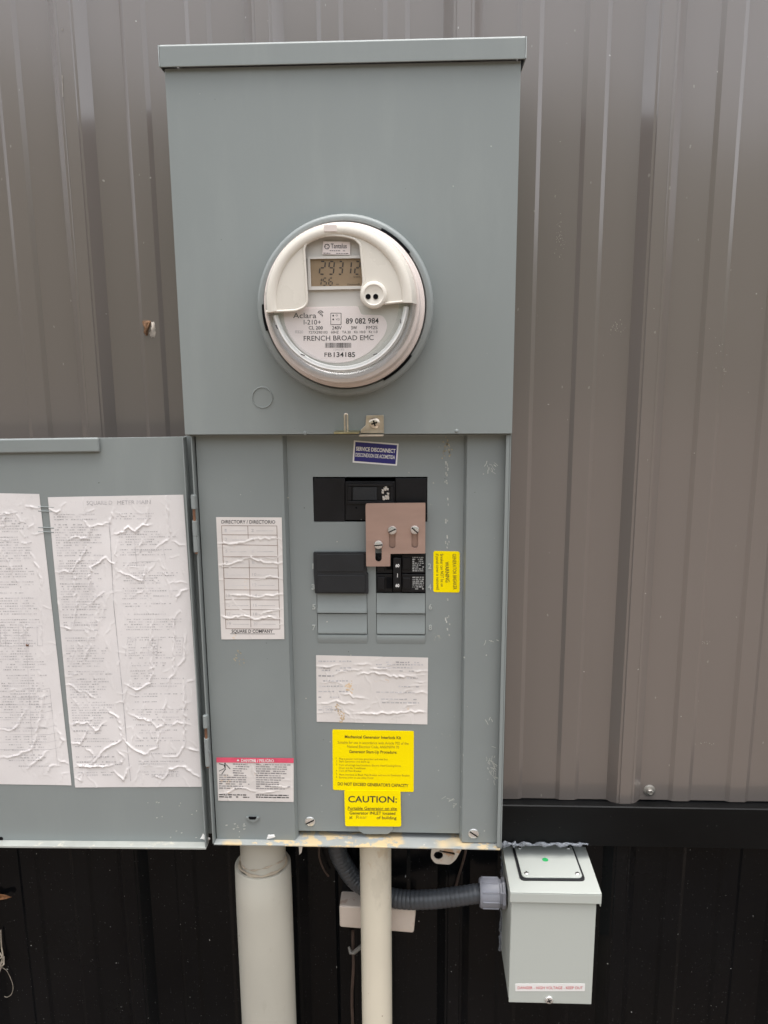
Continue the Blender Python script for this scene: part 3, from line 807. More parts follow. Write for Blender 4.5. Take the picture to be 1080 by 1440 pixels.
M['ink_worn'] = mat('worn_grey_ink', (.47, .445, .45), .6, var=.3, vscale=90)
M['ink_mid'] = mat('mid_grey_ink', (.25, .23, .23), .6, var=.3, vscale=90)
M['water_stain'] = mat('brown_water_stain', (.62, .46, .3), .6, var=.2, vscale=90)
PAPER_MATS = [M['paper'], M['ink_worn'], M['ink_faded']]
crinkled('paper_label', QB, YD, cr2, 5, PAPER_MATS, door, print2)
cr1 = [(Z5(l), a) for l, a in [
    ([(0, 490), (20, 490), (30, 425), (80, 420)], A), ([(130, 390), (200, 395)], A*1.2), ([(75, 425), (100, 465), (120, 465)], A), ([(160, 525), (215, 520)], A*1.1), ([(140, 495), (165, 480)], A), ([(100, 510), (125, 545)], A*.7), ([(0, 560), (60, 560)], A*.7), ([(110, 570), (150, 565)], A),
    ([(20, 620), (50, 680), (70, 740)], A), ([(75, 640), (90, 600)], A*.8), ([(150, 620), (190, 690), (205, 800)], A*.8), ([(165, 440), (170, 520)], A*.5), ([(120, 345), (122, 400)], A*.6), ([(205, 860), (210, 1040)], A*.5), ([(70, 740), (95, 775)], A*.6)]]
cr1 += [(Z6(l), a) for l, a in [
    ([(0, 505), (45, 515), (95, 480), (130, 410)], A*1.1), ([(0, 645), (60, 640), (155, 605), (190, 490), (215, 320)], A*1.2), ([(135, 700), (200, 650), (240, 610)], A*1.1), ([(225, 730), (245, 690), (290, 685)], A*1.1), ([(285, 655), (335, 675)], A*1.2), ([(295, 590), (310, 560), (275, 500)], A), ([(270, 440), (280, 560)], A*.6), ([(300, 760), (305, 725), (340, 720)], A),
    ([(195, 490), (225, 495)], A*.9), ([(170, 730), (170, 775)], A*.6), ([(235, 430), (225, 520)], A*.5), ([(310, 565), (322, 560)], A)]]
cr1 += net(-115, 95, 700, 1095, 110, 8, A*.45, (6, 36))


def print1(mb, Y, hf):
    rr = random.Random(4); y = 722
    while y < 1085:
        f = (y-694)/410; xr = 55+46*f; xl = -122+14*f
        if rr.random() > .1:
            mb.rows((xl+4, y), (xl+rr.uniform(60, 90), y), 1.6, Y, 2, hf, (1, 3.6), .9, rr, .2)
            mb.rows((xr-95+rr.uniform(0, 25), y+.3), (xr-rr.uniform(16, 40), y), 1.6, Y, 2, hf, (1, 3.6), .9, rr, .22)
        y += 3.7 if rr.random() > .12 else 8
    for k in range(9): mb.pstroke([(-20, 970+k*10.5), (58+k*1.6, 970+k*10.5), (70+k*1.4, 967.5+k*10.5)], .45, Y, 2, hf)
    mb.pstroke([(70, 968), (81, 1075)], .45, Y, 2, hf); mb.pstroke([(36, 880), (46, 1060)], .4, Y, 2, hf)
    for x_ in (0, 26, 52): mb.pstroke([(x_, 880), (x_+7, 880), (x_+8, 908), (x_+1, 908), (x_, 880)], .5, Y, 2, hf)


crinkled('paper_label', [(-125, 691), (55.5, 694.5), (101, 1104), (-106, 1101)], YD, cr1, 6, PAPER_MATS, door, print1, step=1.1)
blob_patch([(34.5, 907), (39, 905.5), (42, 907), (38, 909.5)], YD-.0011, M['rust'], 'rust_fleck', door, .0006)

# circuit directory label
def Z4(l): return [(a/4.5+260, b/4.5+600) for a, b in l]
crd = [(Z4(l), a) for l, a in [([(200, 738), (330, 738), (420, 715), (550, 705), (610, 715)], A), ([(205, 885), (340, 850), (420, 825), (500, 860), (615, 860)], A), ([(470, 830), (560, 835), (610, 810)], A*.8), ([(205, 880), (290, 893)], A*.8),
    ([(215, 968), (240, 968)], A*.8), ([(400, 960), (480, 962), (540, 945), (620, 965)], A*.7), ([(260, 1065), (400, 1070), (440, 1078), (540, 1068), (620, 1060)], A), ([(225, 1118), (300, 1105)], A*.6), ([(228, 1195), (300, 1210), (380, 1195), (440, 1220), (530, 1200), (590, 1215)], A*1.1), ([(480, 1190), (550, 1165), (620, 1150)], A), ([(600, 1250), (625, 1248)], A*.8)]]
crd += net(308, 396, 735, 890, 10, 11, A*.35, vert=.1)


def printd(mb, Y, hf):
    def q(a, b): return (a/4.5+260, b/4.5+600)
    mb.text('DIRECTORY / DIRECTORIO', q(232, 612), q(572, 613), 4.6, Y, 1, .01, hf)
    for i, (yl, yr) in enumerate(((626, 628), (683, 686), (745, 752), (822, 822), (892, 894), (960, 962), (1032, 1034), (1095, 1096), (1158, 1158), (1220, 1222), (1278, 1280))):
        x0, x1 = 232+i*3, 582+i*2
        mb.pstroke([q(x0, yl), q((x0+x1)/2, (yl+yr)/2), q(x1, yr)], .75, Y, 2, hf)
    mb.pstroke([q(232, 626), q(245, 890), q(260, 1280)], .75, Y, 2, hf); mb.pstroke([q(582, 628), q(590, 890), q(602, 1280)], .75, Y, 2, hf)
    mb.pstroke([q(398, 626), q(408, 900), q(418, 1270)], .75, Y, 2, hf)
    yy = (665, 722, 796, 868, 944, 1010, 1076, 1138, 1194, 1256)
    for i, y_ in enumerate(yy):
        x0 = 248+i*2.3; x1 = 420+i*1.6
        a, b = str(2*i+1), str(2*i+2)
        mb.text(a, q(x0+(4 if i < 5 else 0), y_), q(x0+4+9*len(a)+(4 if i < 5 else 0), y_), 4., Y, 3, 0, hf); mb.text(b, q(x1, y_), q(x1+6+10*len(b), y_), 4., Y, 3, 0, hf)
        mb.pstroke([q(x0+34, y_-6), q(x0+138, y_-6)], .55, Y, 3, hf); mb.pstroke([q(x1+32, y_-6), q(x1+140, y_-6)], .55, Y, 3, hf)
    mb.text('SQUARE D COMPANY', q(296, 1304), q(556, 1304), 4.4, Y, 1, .015, hf)
    mb.pstroke([q(286, 1310), q(570, 1311)], .6, Y, 1, hf)


crinkled('directory_label', [(304, 727), (396.3, 727.5), (400, 898.5), (311.5, 899)], YS, crd, 12, [M['paper_stained'], M['ink'], M['rule_brown'], M['ink_faded']], cab, printd, step=1.0)

# danger label
def Z9(l): return [(a/8+295, b/8+1050) for a, b in l]
crg = [(Z9(l), a) for l, a in [([(380, 180), (460, 150), (560, 185), (700, 215)], A*.8), ([(100, 530), (220, 510), (300, 465), (420, 470), (520, 500)], A*.9), ([(520, 530), (640, 510), (800, 490)], A*.8), ([(490, 260), (560, 345)], A*.6), ([(460, 180), (500, 340)], A*.6), ([(650, 450), (760, 440), (930, 460)], A*.7), ([(820, 370), (930, 365)], A*.5)]]
crg += net(308, 410, 1076, 1122, 14, 13, A*.35, vert=.1)


def printg(mb, Y, hf):
    def q(a, b): return (a/8+295, b/8+1050)
    rr = random.Random(9)
    n_ = 30
    for i in range(n_):                                              # red band following the creases
        a0 = np.array([q(75+870*i/n_, 120+8*i/n_), q(75+870*(i+1)/n_, 120+8*(i+1)/n_), q(77+866*(i+1)/n_, 176+6*(i+1)/n_), q(77+866*i/n_, 176+6*i/n_)])
        X, Z = Pv(a0[:, 0], a0[:, 1], Y-.0004); H = hf(a0[:, 0], a0[:, 1])
        mb.add([(X[k], Y-.0004-H[k], Z[k]) for k in range(4)], [(0, 1, 2, 3)], 2)
    hf2 = lambda a, b: hf(a, b)+.0004
    mb.text('DANGER / PELIGRO', q(355, 168), q(722, 172), 4., Y-.0003, 3, .015, hf2)
    tr = [q(303, 162), q(318, 138), q(333, 162)]
    X, Z = Pv([t[0] for t in tr], [t[1] for t in tr], Y-.0007); mb.add([(X[k], Y-.0007-float(hf(np.array([tr[k][0]]), np.array([tr[k][1]]))[0]), Z[k]) for k in range(3)], [(0, 1, 2)], 3)
    for l, w in (([(105, 190), (160, 205), (172, 235)], 1.1), ([(172, 180), (172, 240)], 1.6), ([(185, 200), (230, 250)], 1.), ([(105, 275), (165, 245)], .9), ([(180, 245), (135, 310)], 1.1)): mb.pstroke([q(*a) for a in l], w, Y, 1, hf)
    for i in range(16):
        y_ = 200+i*24.5
        if 11 < i < 14: continue
        mb.rows(q(260 if i < 5 else 106, y_), q(rr.uniform(400, 450), y_+6), 1.6, Y, 1 if i > 13 else 4, hf, (2, 7), .9, rr, .08)
        mb.rows(q(520, y_+4), q(rr.uniform(780, 930), y_+10), 1.6, Y, 1 if i > 13 else 4, hf, (2, 7), .9, rr, .08)


crinkled('danger_label', [(304.5, 1065), (413, 1066.5), (413, 1127.5), (307, 1125.5)], YS, crg, 14, [M['paper_stained'], M['ink'], M['pink'], M['white_label'], M['ink_mid']], cab, printg, step=.9)

# white wiring label
def Z7(l): return [(a/6.171+435, b/6.171+910) for a, b in l]
crw = [(Z7(l), a) for l, a in [([(65, 165), (180, 172), (270, 155)], A), ([(290, 190), (380, 195), (450, 190)], A*.8), ([(390, 150), (530, 150)], A*.8), ([(220, 240), (260, 215), (320, 215)], A), ([(420, 240), (480, 222), (640, 230), (760, 262), (850, 245), (930, 262)], A*1.2), ([(530, 185), (640, 188), (700, 205)], A), ([(900, 205), (1020, 205)], A),
    ([(105, 305), (200, 300), (280, 318)], A), ([(270, 400), (350, 405), (380, 435), (510, 450)], A), ([(80, 490), (160, 490), (240, 465), (310, 490), (400, 488)], A), ([(70, 570), (140, 572)], A*.9), ([(380, 575), (520, 578), (640, 565), (760, 575), (860, 558), (1020, 565)], A*1.2), ([(290, 520), (310, 560), (355, 600)], A), ([(640, 470), (700, 455)], A*.8), ([(820, 530), (850, 500), (930, 495)], A), ([(780, 400), (890, 365)], A), ([(900, 390), (1020, 400)], A), ([(620, 280), (660, 295)], A*.7), ([(920, 300), (1010, 298)], A*.7)]]
crw += net(450, 598, 930, 1012, 26, 15, A*.4, vert=.1)


def printw(mb, Y, hf):
    r2 = random.Random(41)
    for cx, cy, n_, s_ in ((491, 967, 30, 4.5), (476, 998, 22, 3.6), (480, 1008, 22, 3.6)):     # brown water stains
        for k in range(n_):
            x, y = cx+r2.gauss(0, s_*.55), cy+r2.gauss(0, s_); w_ = r2.uniform(.4, 1.3)
            q_ = np.array([(x-w_, y-w_), (x+w_, y-w_*.6), (x+w_*.8, y+w_*1.3), (x-w_, y+w_)]); X, Z = Pv(q_[:, 0], q_[:, 1], Y); H = hf(q_[:, 0], q_[:, 1])
            mb.add([(X[i], Y+.0001-H[i], Z[i]) for i in range(4)], [(0, 1, 2, 3)], 3)
    def q(a, b): return (a/6.171+435, b/6.171+910)
    rr = random.Random(19)
    for i, y_ in enumerate((128, 185, 207, 255, 298, 345, 390, 440, 548)): mb.rows(q(80, y_), q(rr.uniform(230, 430), y_), 2.2, Y, 1 if i % 3 == 0 else 2, hf, (2, 6), 1.4, rr, .2)
    for i, y_ in enumerate((135, 155, 180, 210, 270, 345, 395, 455, 485)): mb.rows(q(rr.uniform(540, 800), y_), q(rr.uniform(900, 990), y_+4), 2., Y, 1 if i < 2 else 2, hf, (2, 6), 1.4, rr, .2)
    for l in ([(120, 515), (120, 565), (195, 565), (195, 515), (120, 515)], [(135, 530), (160, 530)], [(147, 530), (147, 555)], [(170, 530), (190, 530)], [(180, 530), (180, 555)]): mb.pstroke([q(*a) for a in l], .6, Y, 2, hf)


crinkled('wiring_label', [(444.5, 921), (602, 924.5), (601, 1018.5), (445.5, 1014.5)], YN, crw, 16, [M['paper_stained'], M['ink_worn'], M['ink_faded'], M['water_stain']], cab, printw, step=1.0)

# ------------------------------------------------------------------ flat stickers
def sticker(name, pix, r, Y, mats, printer, parent=cab):
    mb = MB().pprism(rpoly(pix, r), Y-.0004, Y+.0002)
    printer(mb, Y-.00055)
    return obj(name, mb, mats, parent, weld=False, ang=30)


def pr_blue(mb, Y):
    mb.pprism([(499.8, 621.4), (558.4, 626), (556.2, 652.8), (498.0, 648.2)], Y-.0001, Y+.0001, 2)
    mb.text('SERVICE DISCONNECT', (500.6, 633.4), (556, 636.9), 5.2, Y-.0003, 1, .03)
    mb.text('DESCONEXION DE ACOMETIDA', (499.7, 641.8), (555.2, 645.6), 5., Y-.0003, 1, .02)
sticker('service_label', [(497.6, 619.2), (560.6, 624), (558.2, 655.0), (495.8, 650.4)], .6, YN, [M['white_label'], M['white_label'], M['blue']], pr_blue)


def pr_gen(mb, Y):
    mb.text('GENERATOR BREAKER', (636.3, 779), (637.2, 829), 5., Y, 1, 0)
    mb.text('WARNING', (625.8, 790), (626.8, 819), 5.2, Y, 1, .01)
    mb.text('Breaker can NOT be on', (619.2, 779), (619.8, 825), 4.2, Y, 1, 0)
    mb.text('if panel cover is removed', (613, 779), (613.8, 829), 4.2, Y, 1, 0)
sticker('generator_warning_label', [(609.5, 774.8), (646.5, 775.6), (646.3, 833.4), (609.3, 832.6)], 3, YN, [M['yellow'], M['ink_dark_brown']], pr_gen)


def q3(a, b): return (a/7.448+455, b/7.448+1015)
def pr_kit(mb, Y):
    mb.text('Mechanical Generator Interlock Kit', q3(222, 170), q3(812, 182), 3.9, Y, 2, .02)
    mb.text('Suitable for use in accordance with Article 702 of the', q3(148, 228), q3(890, 240), 3.6, Y, 1, 0)
    mb.text('National Electrical Code, ANSI/NFPA 70', q3(248, 272), q3(790, 280), 3.6, Y, 1, 0)
    mb.text('Generator Start-Up Procedure:', q3(268, 326), q3(768, 334), 4., Y, 2, .015)
    for s_, x1, y_ in (('Plug in power cord into generator and inlet box', 672, 396), ('Start Generator and warm up', 482, 424), ('Turn off all high load breakers: Electric Heat/Cooling/Stove,', 812, 462), ('Dryer and Air Conditioner', 445, 492), ('Turn off Main Breaker', 398, 522), ('Move Interlock to Block Main Breaker and turn on Generator Breaker', 904, 562), ('Reverse order to use Utility Power', 525, 592)):
        mb.text(s_, q3(163, y_), q3(x1, y_+(x1-163)*.014), 2.6, Y, 1, 0)
    for i, y_ in enumerate((393, 422, 454, 520, 552, 585)): mb.text('%d.' % (i+1), q3(130, y_), q3(145, y_), 2.5, Y, 1, 0)
    mb.text("DO NOT EXCEED GENERATOR'S CAPACITY", q3(148, 665), q3(888, 684), 4.1, Y, 2, .02)
sticker('interlock_instructions_label', [q3(92, 82), q3(946, 98), q3(944, 736), q3(98, 714)], 2.2, YN, [M['yellow'], M['ink_brown'], M['ink_dark_brown']], pr_kit)


def pr_cau(mb, Y):
    mb.text('CAUTION:', q3(258, 842), q3(768, 846), 8.6, Y, 1, .012)
    mb.text('Portable Generator on site', q3(254, 920), q3(768, 924), 4.1, Y, 2, .015); mb.pstroke([q3(254, 926), q3(768, 930)], .6, Y, 2)
    mb.text('Generator INLET located', q3(272, 970), q3(752, 974), 4.1, Y, 2, .015)
    mb.text('at', q3(270, 1014), q3(302, 1014), 4.1, Y, 2, .015); mb.text('of building', q3(556, 1018), q3(764, 1022), 4.1, Y, 2, .015)
    mb.text('Rear', q3(342, 1016), q3(460, 1014), 4.5, Y, 3, -.01)
sticker('caution_label', [q3(216, 716), q3(806, 722), q3(814, 1098), q3(226, 1094)], 3, YN-.0022, [M['yellow'], M['ink'], M['ink_dark_brown'], M['ink_brown']], pr_cau)

# pressed space numbers beside the breakers
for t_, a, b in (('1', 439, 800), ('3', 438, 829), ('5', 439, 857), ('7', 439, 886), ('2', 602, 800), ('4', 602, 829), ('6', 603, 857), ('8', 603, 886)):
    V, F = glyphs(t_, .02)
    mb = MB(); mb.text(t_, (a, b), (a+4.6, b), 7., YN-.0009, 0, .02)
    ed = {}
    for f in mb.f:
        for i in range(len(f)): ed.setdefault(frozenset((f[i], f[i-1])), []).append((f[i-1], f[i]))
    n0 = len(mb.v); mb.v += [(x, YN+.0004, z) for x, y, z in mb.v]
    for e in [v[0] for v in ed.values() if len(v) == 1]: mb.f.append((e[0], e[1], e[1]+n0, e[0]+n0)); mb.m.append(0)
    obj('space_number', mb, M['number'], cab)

# ------------------------------------------------------------------ breakers
def prect(x0, y0, x1, y1): return [(x0, y0), (x1, y0), (x1, y1), (x0, y1)]
YB = YN+.0012
mbk = MB().pprism(prect(441, 672.5, 485, 733.4), YB-.0008, YB+.02).pprism(prect(556, 672.5, 600.6, 733.4), YB-.0004, YB+.02)
mbk.pprism(prect(485.6, 677, 555.4, 731.5), YB-.0016, YB+.02)
main_b = obj('main_breaker', mbk, M['black_plastic'], cab, bevel=.0007)
obj('frame', MB().pprism(prect(489, 680, 553, 684), YB-.0042, YB-.0018).pprism(prect(489, 704.5, 553, 709), YB-.0042, YB-.0018).pprism(prect(489, 684.4, 494.3, 704), YB-.0042, YB-.0018).pprism(prect(549, 684.4, 553, 704), YB-.0042, YB-.0018), M['black_plastic'], main_b, bevel=.0006)
obj('toggle', MB().pprism(prect(496, 685, 530, 703.5), YB-.0034, YB-.0019), M['charcoal_plastic'], main_b, bevel=.0006)
rr = random.Random(5)
gl = MB()
for k in range(16):
    a, b = rr.uniform(538, 546), rr.uniform(684, 703)
    gl.pprism(rpoly([(a-1.8, b-1.6), (a+1.6, b-1.2), (a+1.4, b+1.6), (a-1.2, b+1.3)], .5, 2), YB-.0030-rr.uniform(0, .002), YB-.0018)
obj('toggle_grip', gl, M['screw'], main_b)
obj('test_dot', MB().disc(*P(501, 714, YB-.0022), .0013, YB-.0022, YB-.001, 12), M['black_void'], main_b)

fp = MB().pprism(rpoly([(440.6, 777), (514.5, 777), (515.5, 806), (517.5, 806.5), (518, 835), (443, 834.5), (441, 806)], 1.2, 3), YN-.0045, YN+.002)
flr = obj('breaker_filler', fp, M['charcoal_plastic'], cab, bevel=.0007)
obj('filler_plate', MB().pprism(rpoly(prect(445.5, 779.5, 512, 804), 1, 2), YN-.0056, YN-.0044), M['charcoal_plastic'], flr, bevel=.0005)
obj('filler_plate', MB().pprism(rpoly(prect(446.5, 809, 513.5, 833), 1, 2), YN-.0056, YN-.0044), M['charcoal_plastic'], flr, bevel=.0005)

for (y0, y1) in ((779.5, 806), (807.5, 832.5)):
    bb = MB().pprism(prect(530, y0, 552, y1), YN-.0012, YN+.02).pprism(prect(552.6, y0, 564, y1), YN+.0005, YN+.02).pprism(prect(564.6, y0, 597.6, y1), YN-.0018, YN+.02)
    cbk = obj('generator_breaker', bb, M['black_plastic'], cab, bevel=.0006)
    obj('side_lug', MB().pprism(prect(531.5, y0+4, 541, y1-3), YN-.0036, YN-.0011), M['black_plastic'], cbk, bevel=.0008)
    obj('reset_slot', MB().pprism(prect(543.5, y0+5, 551.5, y1-5), YN-.0026, YN-.0013), M['black_void'], cbk, bevel=.0004)
    obj('housing_rib', MB().pprism(prect(566, y0+5, 577, y1-5), YN-.0034, YN-.0016), M['black_plastic'], cbk, bevel=.0008)
    lb = MB().pprism(prect(578.6, y0+1.5, 596.8, y1-2), YN-.0022, YN-.0017)
    yk = y0+3
    while yk < y1-4:
        lb.rows((580, yk+2), (596, yk+2), 1.5, YN-.0024, 1, None, (1.2, 5), 1.0, rr, .12); yk += 2.7
    obj('rating_label', lb, [M['black_plastic'], M['rating']], cbk)
hb = MB().pprism(prect(553, 785, 564, 829), YN-.0085, YN-.0002)
hb.text('60', (561, 805.5), (561.2, 798), 4.2, YN-.0088, 1, .03) if False else None
for yb in (803, 831):
    hb.text('60', (556.2, yb-5.5), (561.6, yb-5.5), 4.2, YN-.0088, 1, .03)
hb.text('|', (558.6, 810.5), (559.4, 810.5), 4, YN-.0088, 1, .02)
obj('handle_tie', hb, [M['black_plastic'], M['white_label']], cab, bevel=.0006)

# twist-out blanks under the breakers: each one a wedge that stands proud at its foot
for h_ in (hl, hr):
    for (za, zb_) in ((zr[1], zr[2]), (zr[2], zr[3])):
        prf = [(YN+.0004, za-.0004), (YN+.0002, za-(za-zb_)*.66), (YN-.0016, za-(za-zb_)*.82), (YN-.0018, zb_+.0016), (YN-.0006, zb_+.0008), (YN+.002, zb_+.0008), (YN+.002, za-.0004)]
        obj('breaker_blank', MB().xprism(prf, h_[0]+.0006, h_[1]-.0006), M['paint_worn'], cab, ang=25)
    zt_ = zr[3]-.0006; zh = (zr[2]-zr[3])*.42
    prf = [(YN-.0002, zt_-zh), (YN-.0012, zt_-zh*.6), (YN-.0015, zt_-zh*.15), (YN-.0010, zt_), (YN+.001, zt_), (YN+.001, zt_-zh)]
    obj('breaker_blank', MB().xprism(prf, h_[0]+.0006, h_[1]-.0006), M['paint_worn'], cab, ang=25)

# sliding interlock plate with three slots and screws
YI = YN-.0105
pix = rpoly([(514, 708), (598.2, 707.2), (598, 778.4), (549, 778.8), (548.8, 796.4), (515, 796.6)], [3.5, 1, 1, .8, 1, 1.5])
slots = [(532.2, 765.5, 790), (551.6, 745, 771.5), (583.3, 744.5, 771)]
oX = MB()
def slot_outline(cx, ya, yb, r=4.6, n=7):
    out = [(cx+r*math.cos(math.pi+math.pi*i/n), ya+r*math.sin(math.pi+math.pi*i/n)) for i in range(n+1)]
    out += [(cx+r*math.cos(math.pi*i/n), yb-r+r*math.sin(math.pi*i/n)) for i in range(n+1)]
    return out
# front and back faces with true holes, filled by triangulation
def holed_plate(outer, inners, y0, y1, m=0):
    mb = MB(); bm = bmesh.new(); edges = []; loops = []
    for lp_ in [outer]+inners:
        vs = [bm.verts.new((*[P(a, b, y0)[0], 0, P(a, b, y0)[1]],)) for a, b in lp_]; loops.append([(v.co.x, v.co.z) for v in vs])
        edges += [bm.edges.new((vs[i], vs[(i+1) % len(vs)])) for i in range(len(vs))]
    bmesh.ops.triangle_fill(bm, use_beauty=True, use_dissolve=False, edges=edges, normal=(0, -1, 0))
    bm.verts.index_update()
    vv = [(v.co.x, v.co.z) for v in bm.verts]; ff = [tuple(v.index for v in f.verts) for f in bm.faces]
    mb.add([(x, y0, z) for x, z in vv], ff, m); mb.add([(x, y1, z) for x, z in vv], ff, m)
    for lp_ in loops:
        n_ = len(lp_); mb.add([(x, y0, z) for x, z in lp_]+[(x, y1, z) for x, z in lp_], [(i, (i+1) % n_, (i+1) % n_+n_, i+n_) for i in range(n_)], m)
    bm.free(); return mb
plate = obj('interlock_plate', holed_plate(pix, [slot_outline(*s_) for s_ in slots], YI, YI+.0022), M['copper'], cab, ang=30)
obj('slider_backing', MB().pprism(rpoly([(540, 736), (594, 736), (594, 776), (540, 776)], 2), YI+.0046, YI+.0075), M['copper'], plate)
for (cx, ya, yb), an in zip(slots, (0.1, .45, -.75)):
    x, z = P(cx, ya+.5, YI-.0005); slot_screw(x, z, YI-.0004, .0052, an, plate, 'slide_screw', hgt=.0030)

# lock hasp under the cover
lx = P(487, 595, YC)[0]
hp = MB(); yh = YC-.012
a, b = P(484.6, 581, yh)[0], P(488.6, 581, yh)[0]; zt1 = P(486, 583, yh)[1]; zb1 = P(486, 609, yh)[1]
hp.tube([(a, yh, zb1)]+[((a+b)/2-(b-a)/2*math.cos(t), yh, zt1-.001+.002*math.sin(t)) for t in np.linspace(0, math.pi, 6)]+[(b, yh, zb1)], .0011, 8)
hasp = obj('lock_hasp', hp, M['nickel'], cab)
fx0, fz0 = P(470, 605, YC-.014); fx1 = P(541, 605, YC-.014)[0]; fxm = P(505, 605, YC-.014)[0]
obj('hasp_tongue', MB().zprism(rpoly([(fx0, YC-.022), (fxm, YC-.022), (fxm, YC+.004), (fx0, YC+.004)], .002), fz0-.0035, fz0-.0015), M['brass'], hasp, bevel=.0004)
bk = MB().pprism(rpoly([(515, 584), (539.5, 583.5), (540, 609), (507, 609), (507.5, 604), (514, 598)], 1.2), YC-.0028, YC-.0006)
bx0 = P(506, 605, YC)[0]; bx1 = P(540, 605, YC)[0]; bz = P(520, 610, YC)[1]
bk.box(bx0, bx1, YC-.018, YC-.0006, bz-.0014, bz)
br = obj('hasp_bracket', bk, M['nickel'], cab, bevel=.0005)
x, z = P(526.5, 595, YC-.003); slot_screw(x, z, YC-.003, .0062, .3, br, 'bracket_screw', m=M['nickel'], hgt=.0022, phillips=True)

# mounting tab below the cabinet
tb = holed_plate(rpoly([(607, 1193), (650, 1193), (641, 1209), (633, 1216), (612, 1214.5), (605.5, 1206)], 4), [[(616.5+6.6*math.cos(t), 1203+5.6*math.sin(t)) for t in np.linspace(0, 2*math.pi, 17)[:-1]], [(617, 1195.5), (639, 1199), (640, 1202.5), (617.5, 1198)]], -.060, -.0582)
obj('mounting_tab', tb, M['galv'], cab, ang=30)
tb2 = MB().pprism([(420, 1189), (425.5, 1189), (424, 1199), (421, 1202)], -.11, -.108)
obj('seam_tab', tb2, M['galv'], cab)

# ------------------------------------------------------------------ meter
MX, MZ = .1872, .1395
meter = empty('electric_meter', (MX, YC, MZ), 'round white digital electric meter plugged into the grey cabinet cover', 'electric meter')
ring = MB().lathe(MX, MZ, [(.0945, YC+.0002), (.0940, YC-.004), (.0950, YC-.008), (.0955, YC-.014), (.0945, YC-.0185), (.0915, YC-.0205), (.0880, YC-.0195), (.0865, YC-.016), (.0865, YC)], 96)
rg = obj('sealing_ring', ring, M['paint'], meter, ang=50)
for a0, a1 in ((math.radians(38), math.radians(63)), (math.radians(-62), math.radians(-36)), (math.radians(178), math.radians(196))):
    obj('ring_slot', MB().lathe(MX, MZ, [(.0868, YC-.0185), (.0868, YC-.0212), (.0892, YC-.0212), (.0892, YC-.0185)], 14, a0, a1, cap0=True), M['black_void'], rg)
obj('meter_base', MB().lathe(MX, MZ, [(.0860, YC), (.0860, YC-.0215), (.0850, YC-.0232), (.0826, YC-.0240), (.0816, YC-.0255), (.0802, YC-.0560), (.0790, YC-.0575), (.0700, YC-.0575)], 96, cap1=True), M['meter_white'], meter, ang=30)
YF = -.2080                                                          # front of the shroud
FX, FZ = MX-.0005, MZ+.0015
yP = YF+.0115                                                        # faceplate
obj('faceplate', MB().disc(FX, FZ, .0692, yP, yP+.004, 72), M['meter_plate'], meter)
def arc(x0, y0): return
# printed label, lower half of the plate
def q4(a, b): return (a/4.32+360, b/4.32+420)
lab = rpoly([q4(170, 50), q4(340, 50), q4(620, 45), q4(640, 98), q4(770, 100), q4(800, 150), q4(785, 220), q4(700, 320), q4(590, 380), q4(480, 395), q4(370, 375), q4(260, 310), q4(190, 210), q4(168, 120)], [4, 1, 3, 4, 6]+[12]*9, 5)
YL = yP-.0004
fm = MB().pprism(lab, YL, yP-.0001)
Yt = YL-.00015
fm.text('Aclara', q4(226, 118), q4(366, 118), 7.4, Yt, 1, 0)
for k, (a0, a1, r_) in enumerate(((.2, 3.0, 3.6), (.6, 2.7, 2.2), (.3, 2.4, 1.))):
    fm.pstroke([(q4(392, 92)[0]+r_*math.cos(t), q4(392, 92)[1]-r_*math.sin(t)+(k-.5)*1.2) for t in np.linspace(a0, a1, 7)], 1.1, Yt, 1)
fm.pstroke([q4(400, 96), q4(404, 108)], 1.4, Yt, 1)
fm.text('I-210+', q4(290, 157), q4(394, 157), 6.6, Yt, 1, 0)
fm.text('89 082 984', q4(546, 152), q4(745, 150), 7.4, Yt, 1, .012)
fm.text('CL 200', q4(320, 187), q4(406, 187), 4.6, Yt, 1, .01); fm.text('240V', q4(462, 187), q4(521, 187), 4.6, Yt, 1, .01); fm.text('3W', q4(578, 187), q4(614, 186), 4.6, Yt, 1, .01); fm.text('FM2S', q4(670, 186), q4(738, 185), 4.6, Yt, 1, 0)
fm.text('0320', q4(238, 210), q4(286, 210), 3.8, Yt, 3, 0); fm.text('727X290103', q4(320, 212), q4(434, 212), 3.5, Yt, 1, 0); fm.text('60HZ', q4(456, 211), q4(502, 211), 3.5, Yt, 1, 0)
fm.text('TA 30', q4(523, 211), q4(575, 211), 3.5, Yt, 1, 0); fm.text('Kh 10.0', q4(596, 210), q4(664, 210), 3.5, Yt, 1, 0); fm.text('Kt 1.0', q4(686, 209), q4(738, 209), 3.5, Yt, 1, 0)
fm.text('FRENCH BROAD EMC', q4(290, 256), q4(715, 251), 6.8, Yt, 1, 0)
rr = random.Random(3); x_ = 420
while x_ < 580:
    w_ = rr.choice((1.2, 1.8, 2.6, 3.4)); fm.pquad([q4(x_, 268), q4(x_+w_, 268), q4(x_+w_, 298), q4(x_, 298)], Yt, 1); x_ += w_+rr.choice((1.4, 2., 3.2))
fm.text('134185', q4(472, 315), q4(536, 315), 2.8, Yt, 3, 0)
fm.text('FB', q4(416, 353), q4(460, 353), 5.8, Yt, 1, 0); fm.text('134185', q4(472, 354), q4(602, 354), 6.6, Yt, 1, .012)
fm.pstroke([q4(454, 88), q4(517, 88), q4(517, 157), q4(454, 157), q4(454, 88)], .7, Yt, 1)
for a, b in ((469, 103), (469, 126)):
    x, z = P(*q4(a, b), Yt); fm.lathe(x, z, [(.0009, Yt), (.0001, Yt)], 10, m=1)
fm.text('O', q4(484, 107), q4(497, 107), 2.4, Yt, 1, 0); fm.text('V2', q4(484, 131), q4(508, 131), 2.6, Yt, 1, 0)
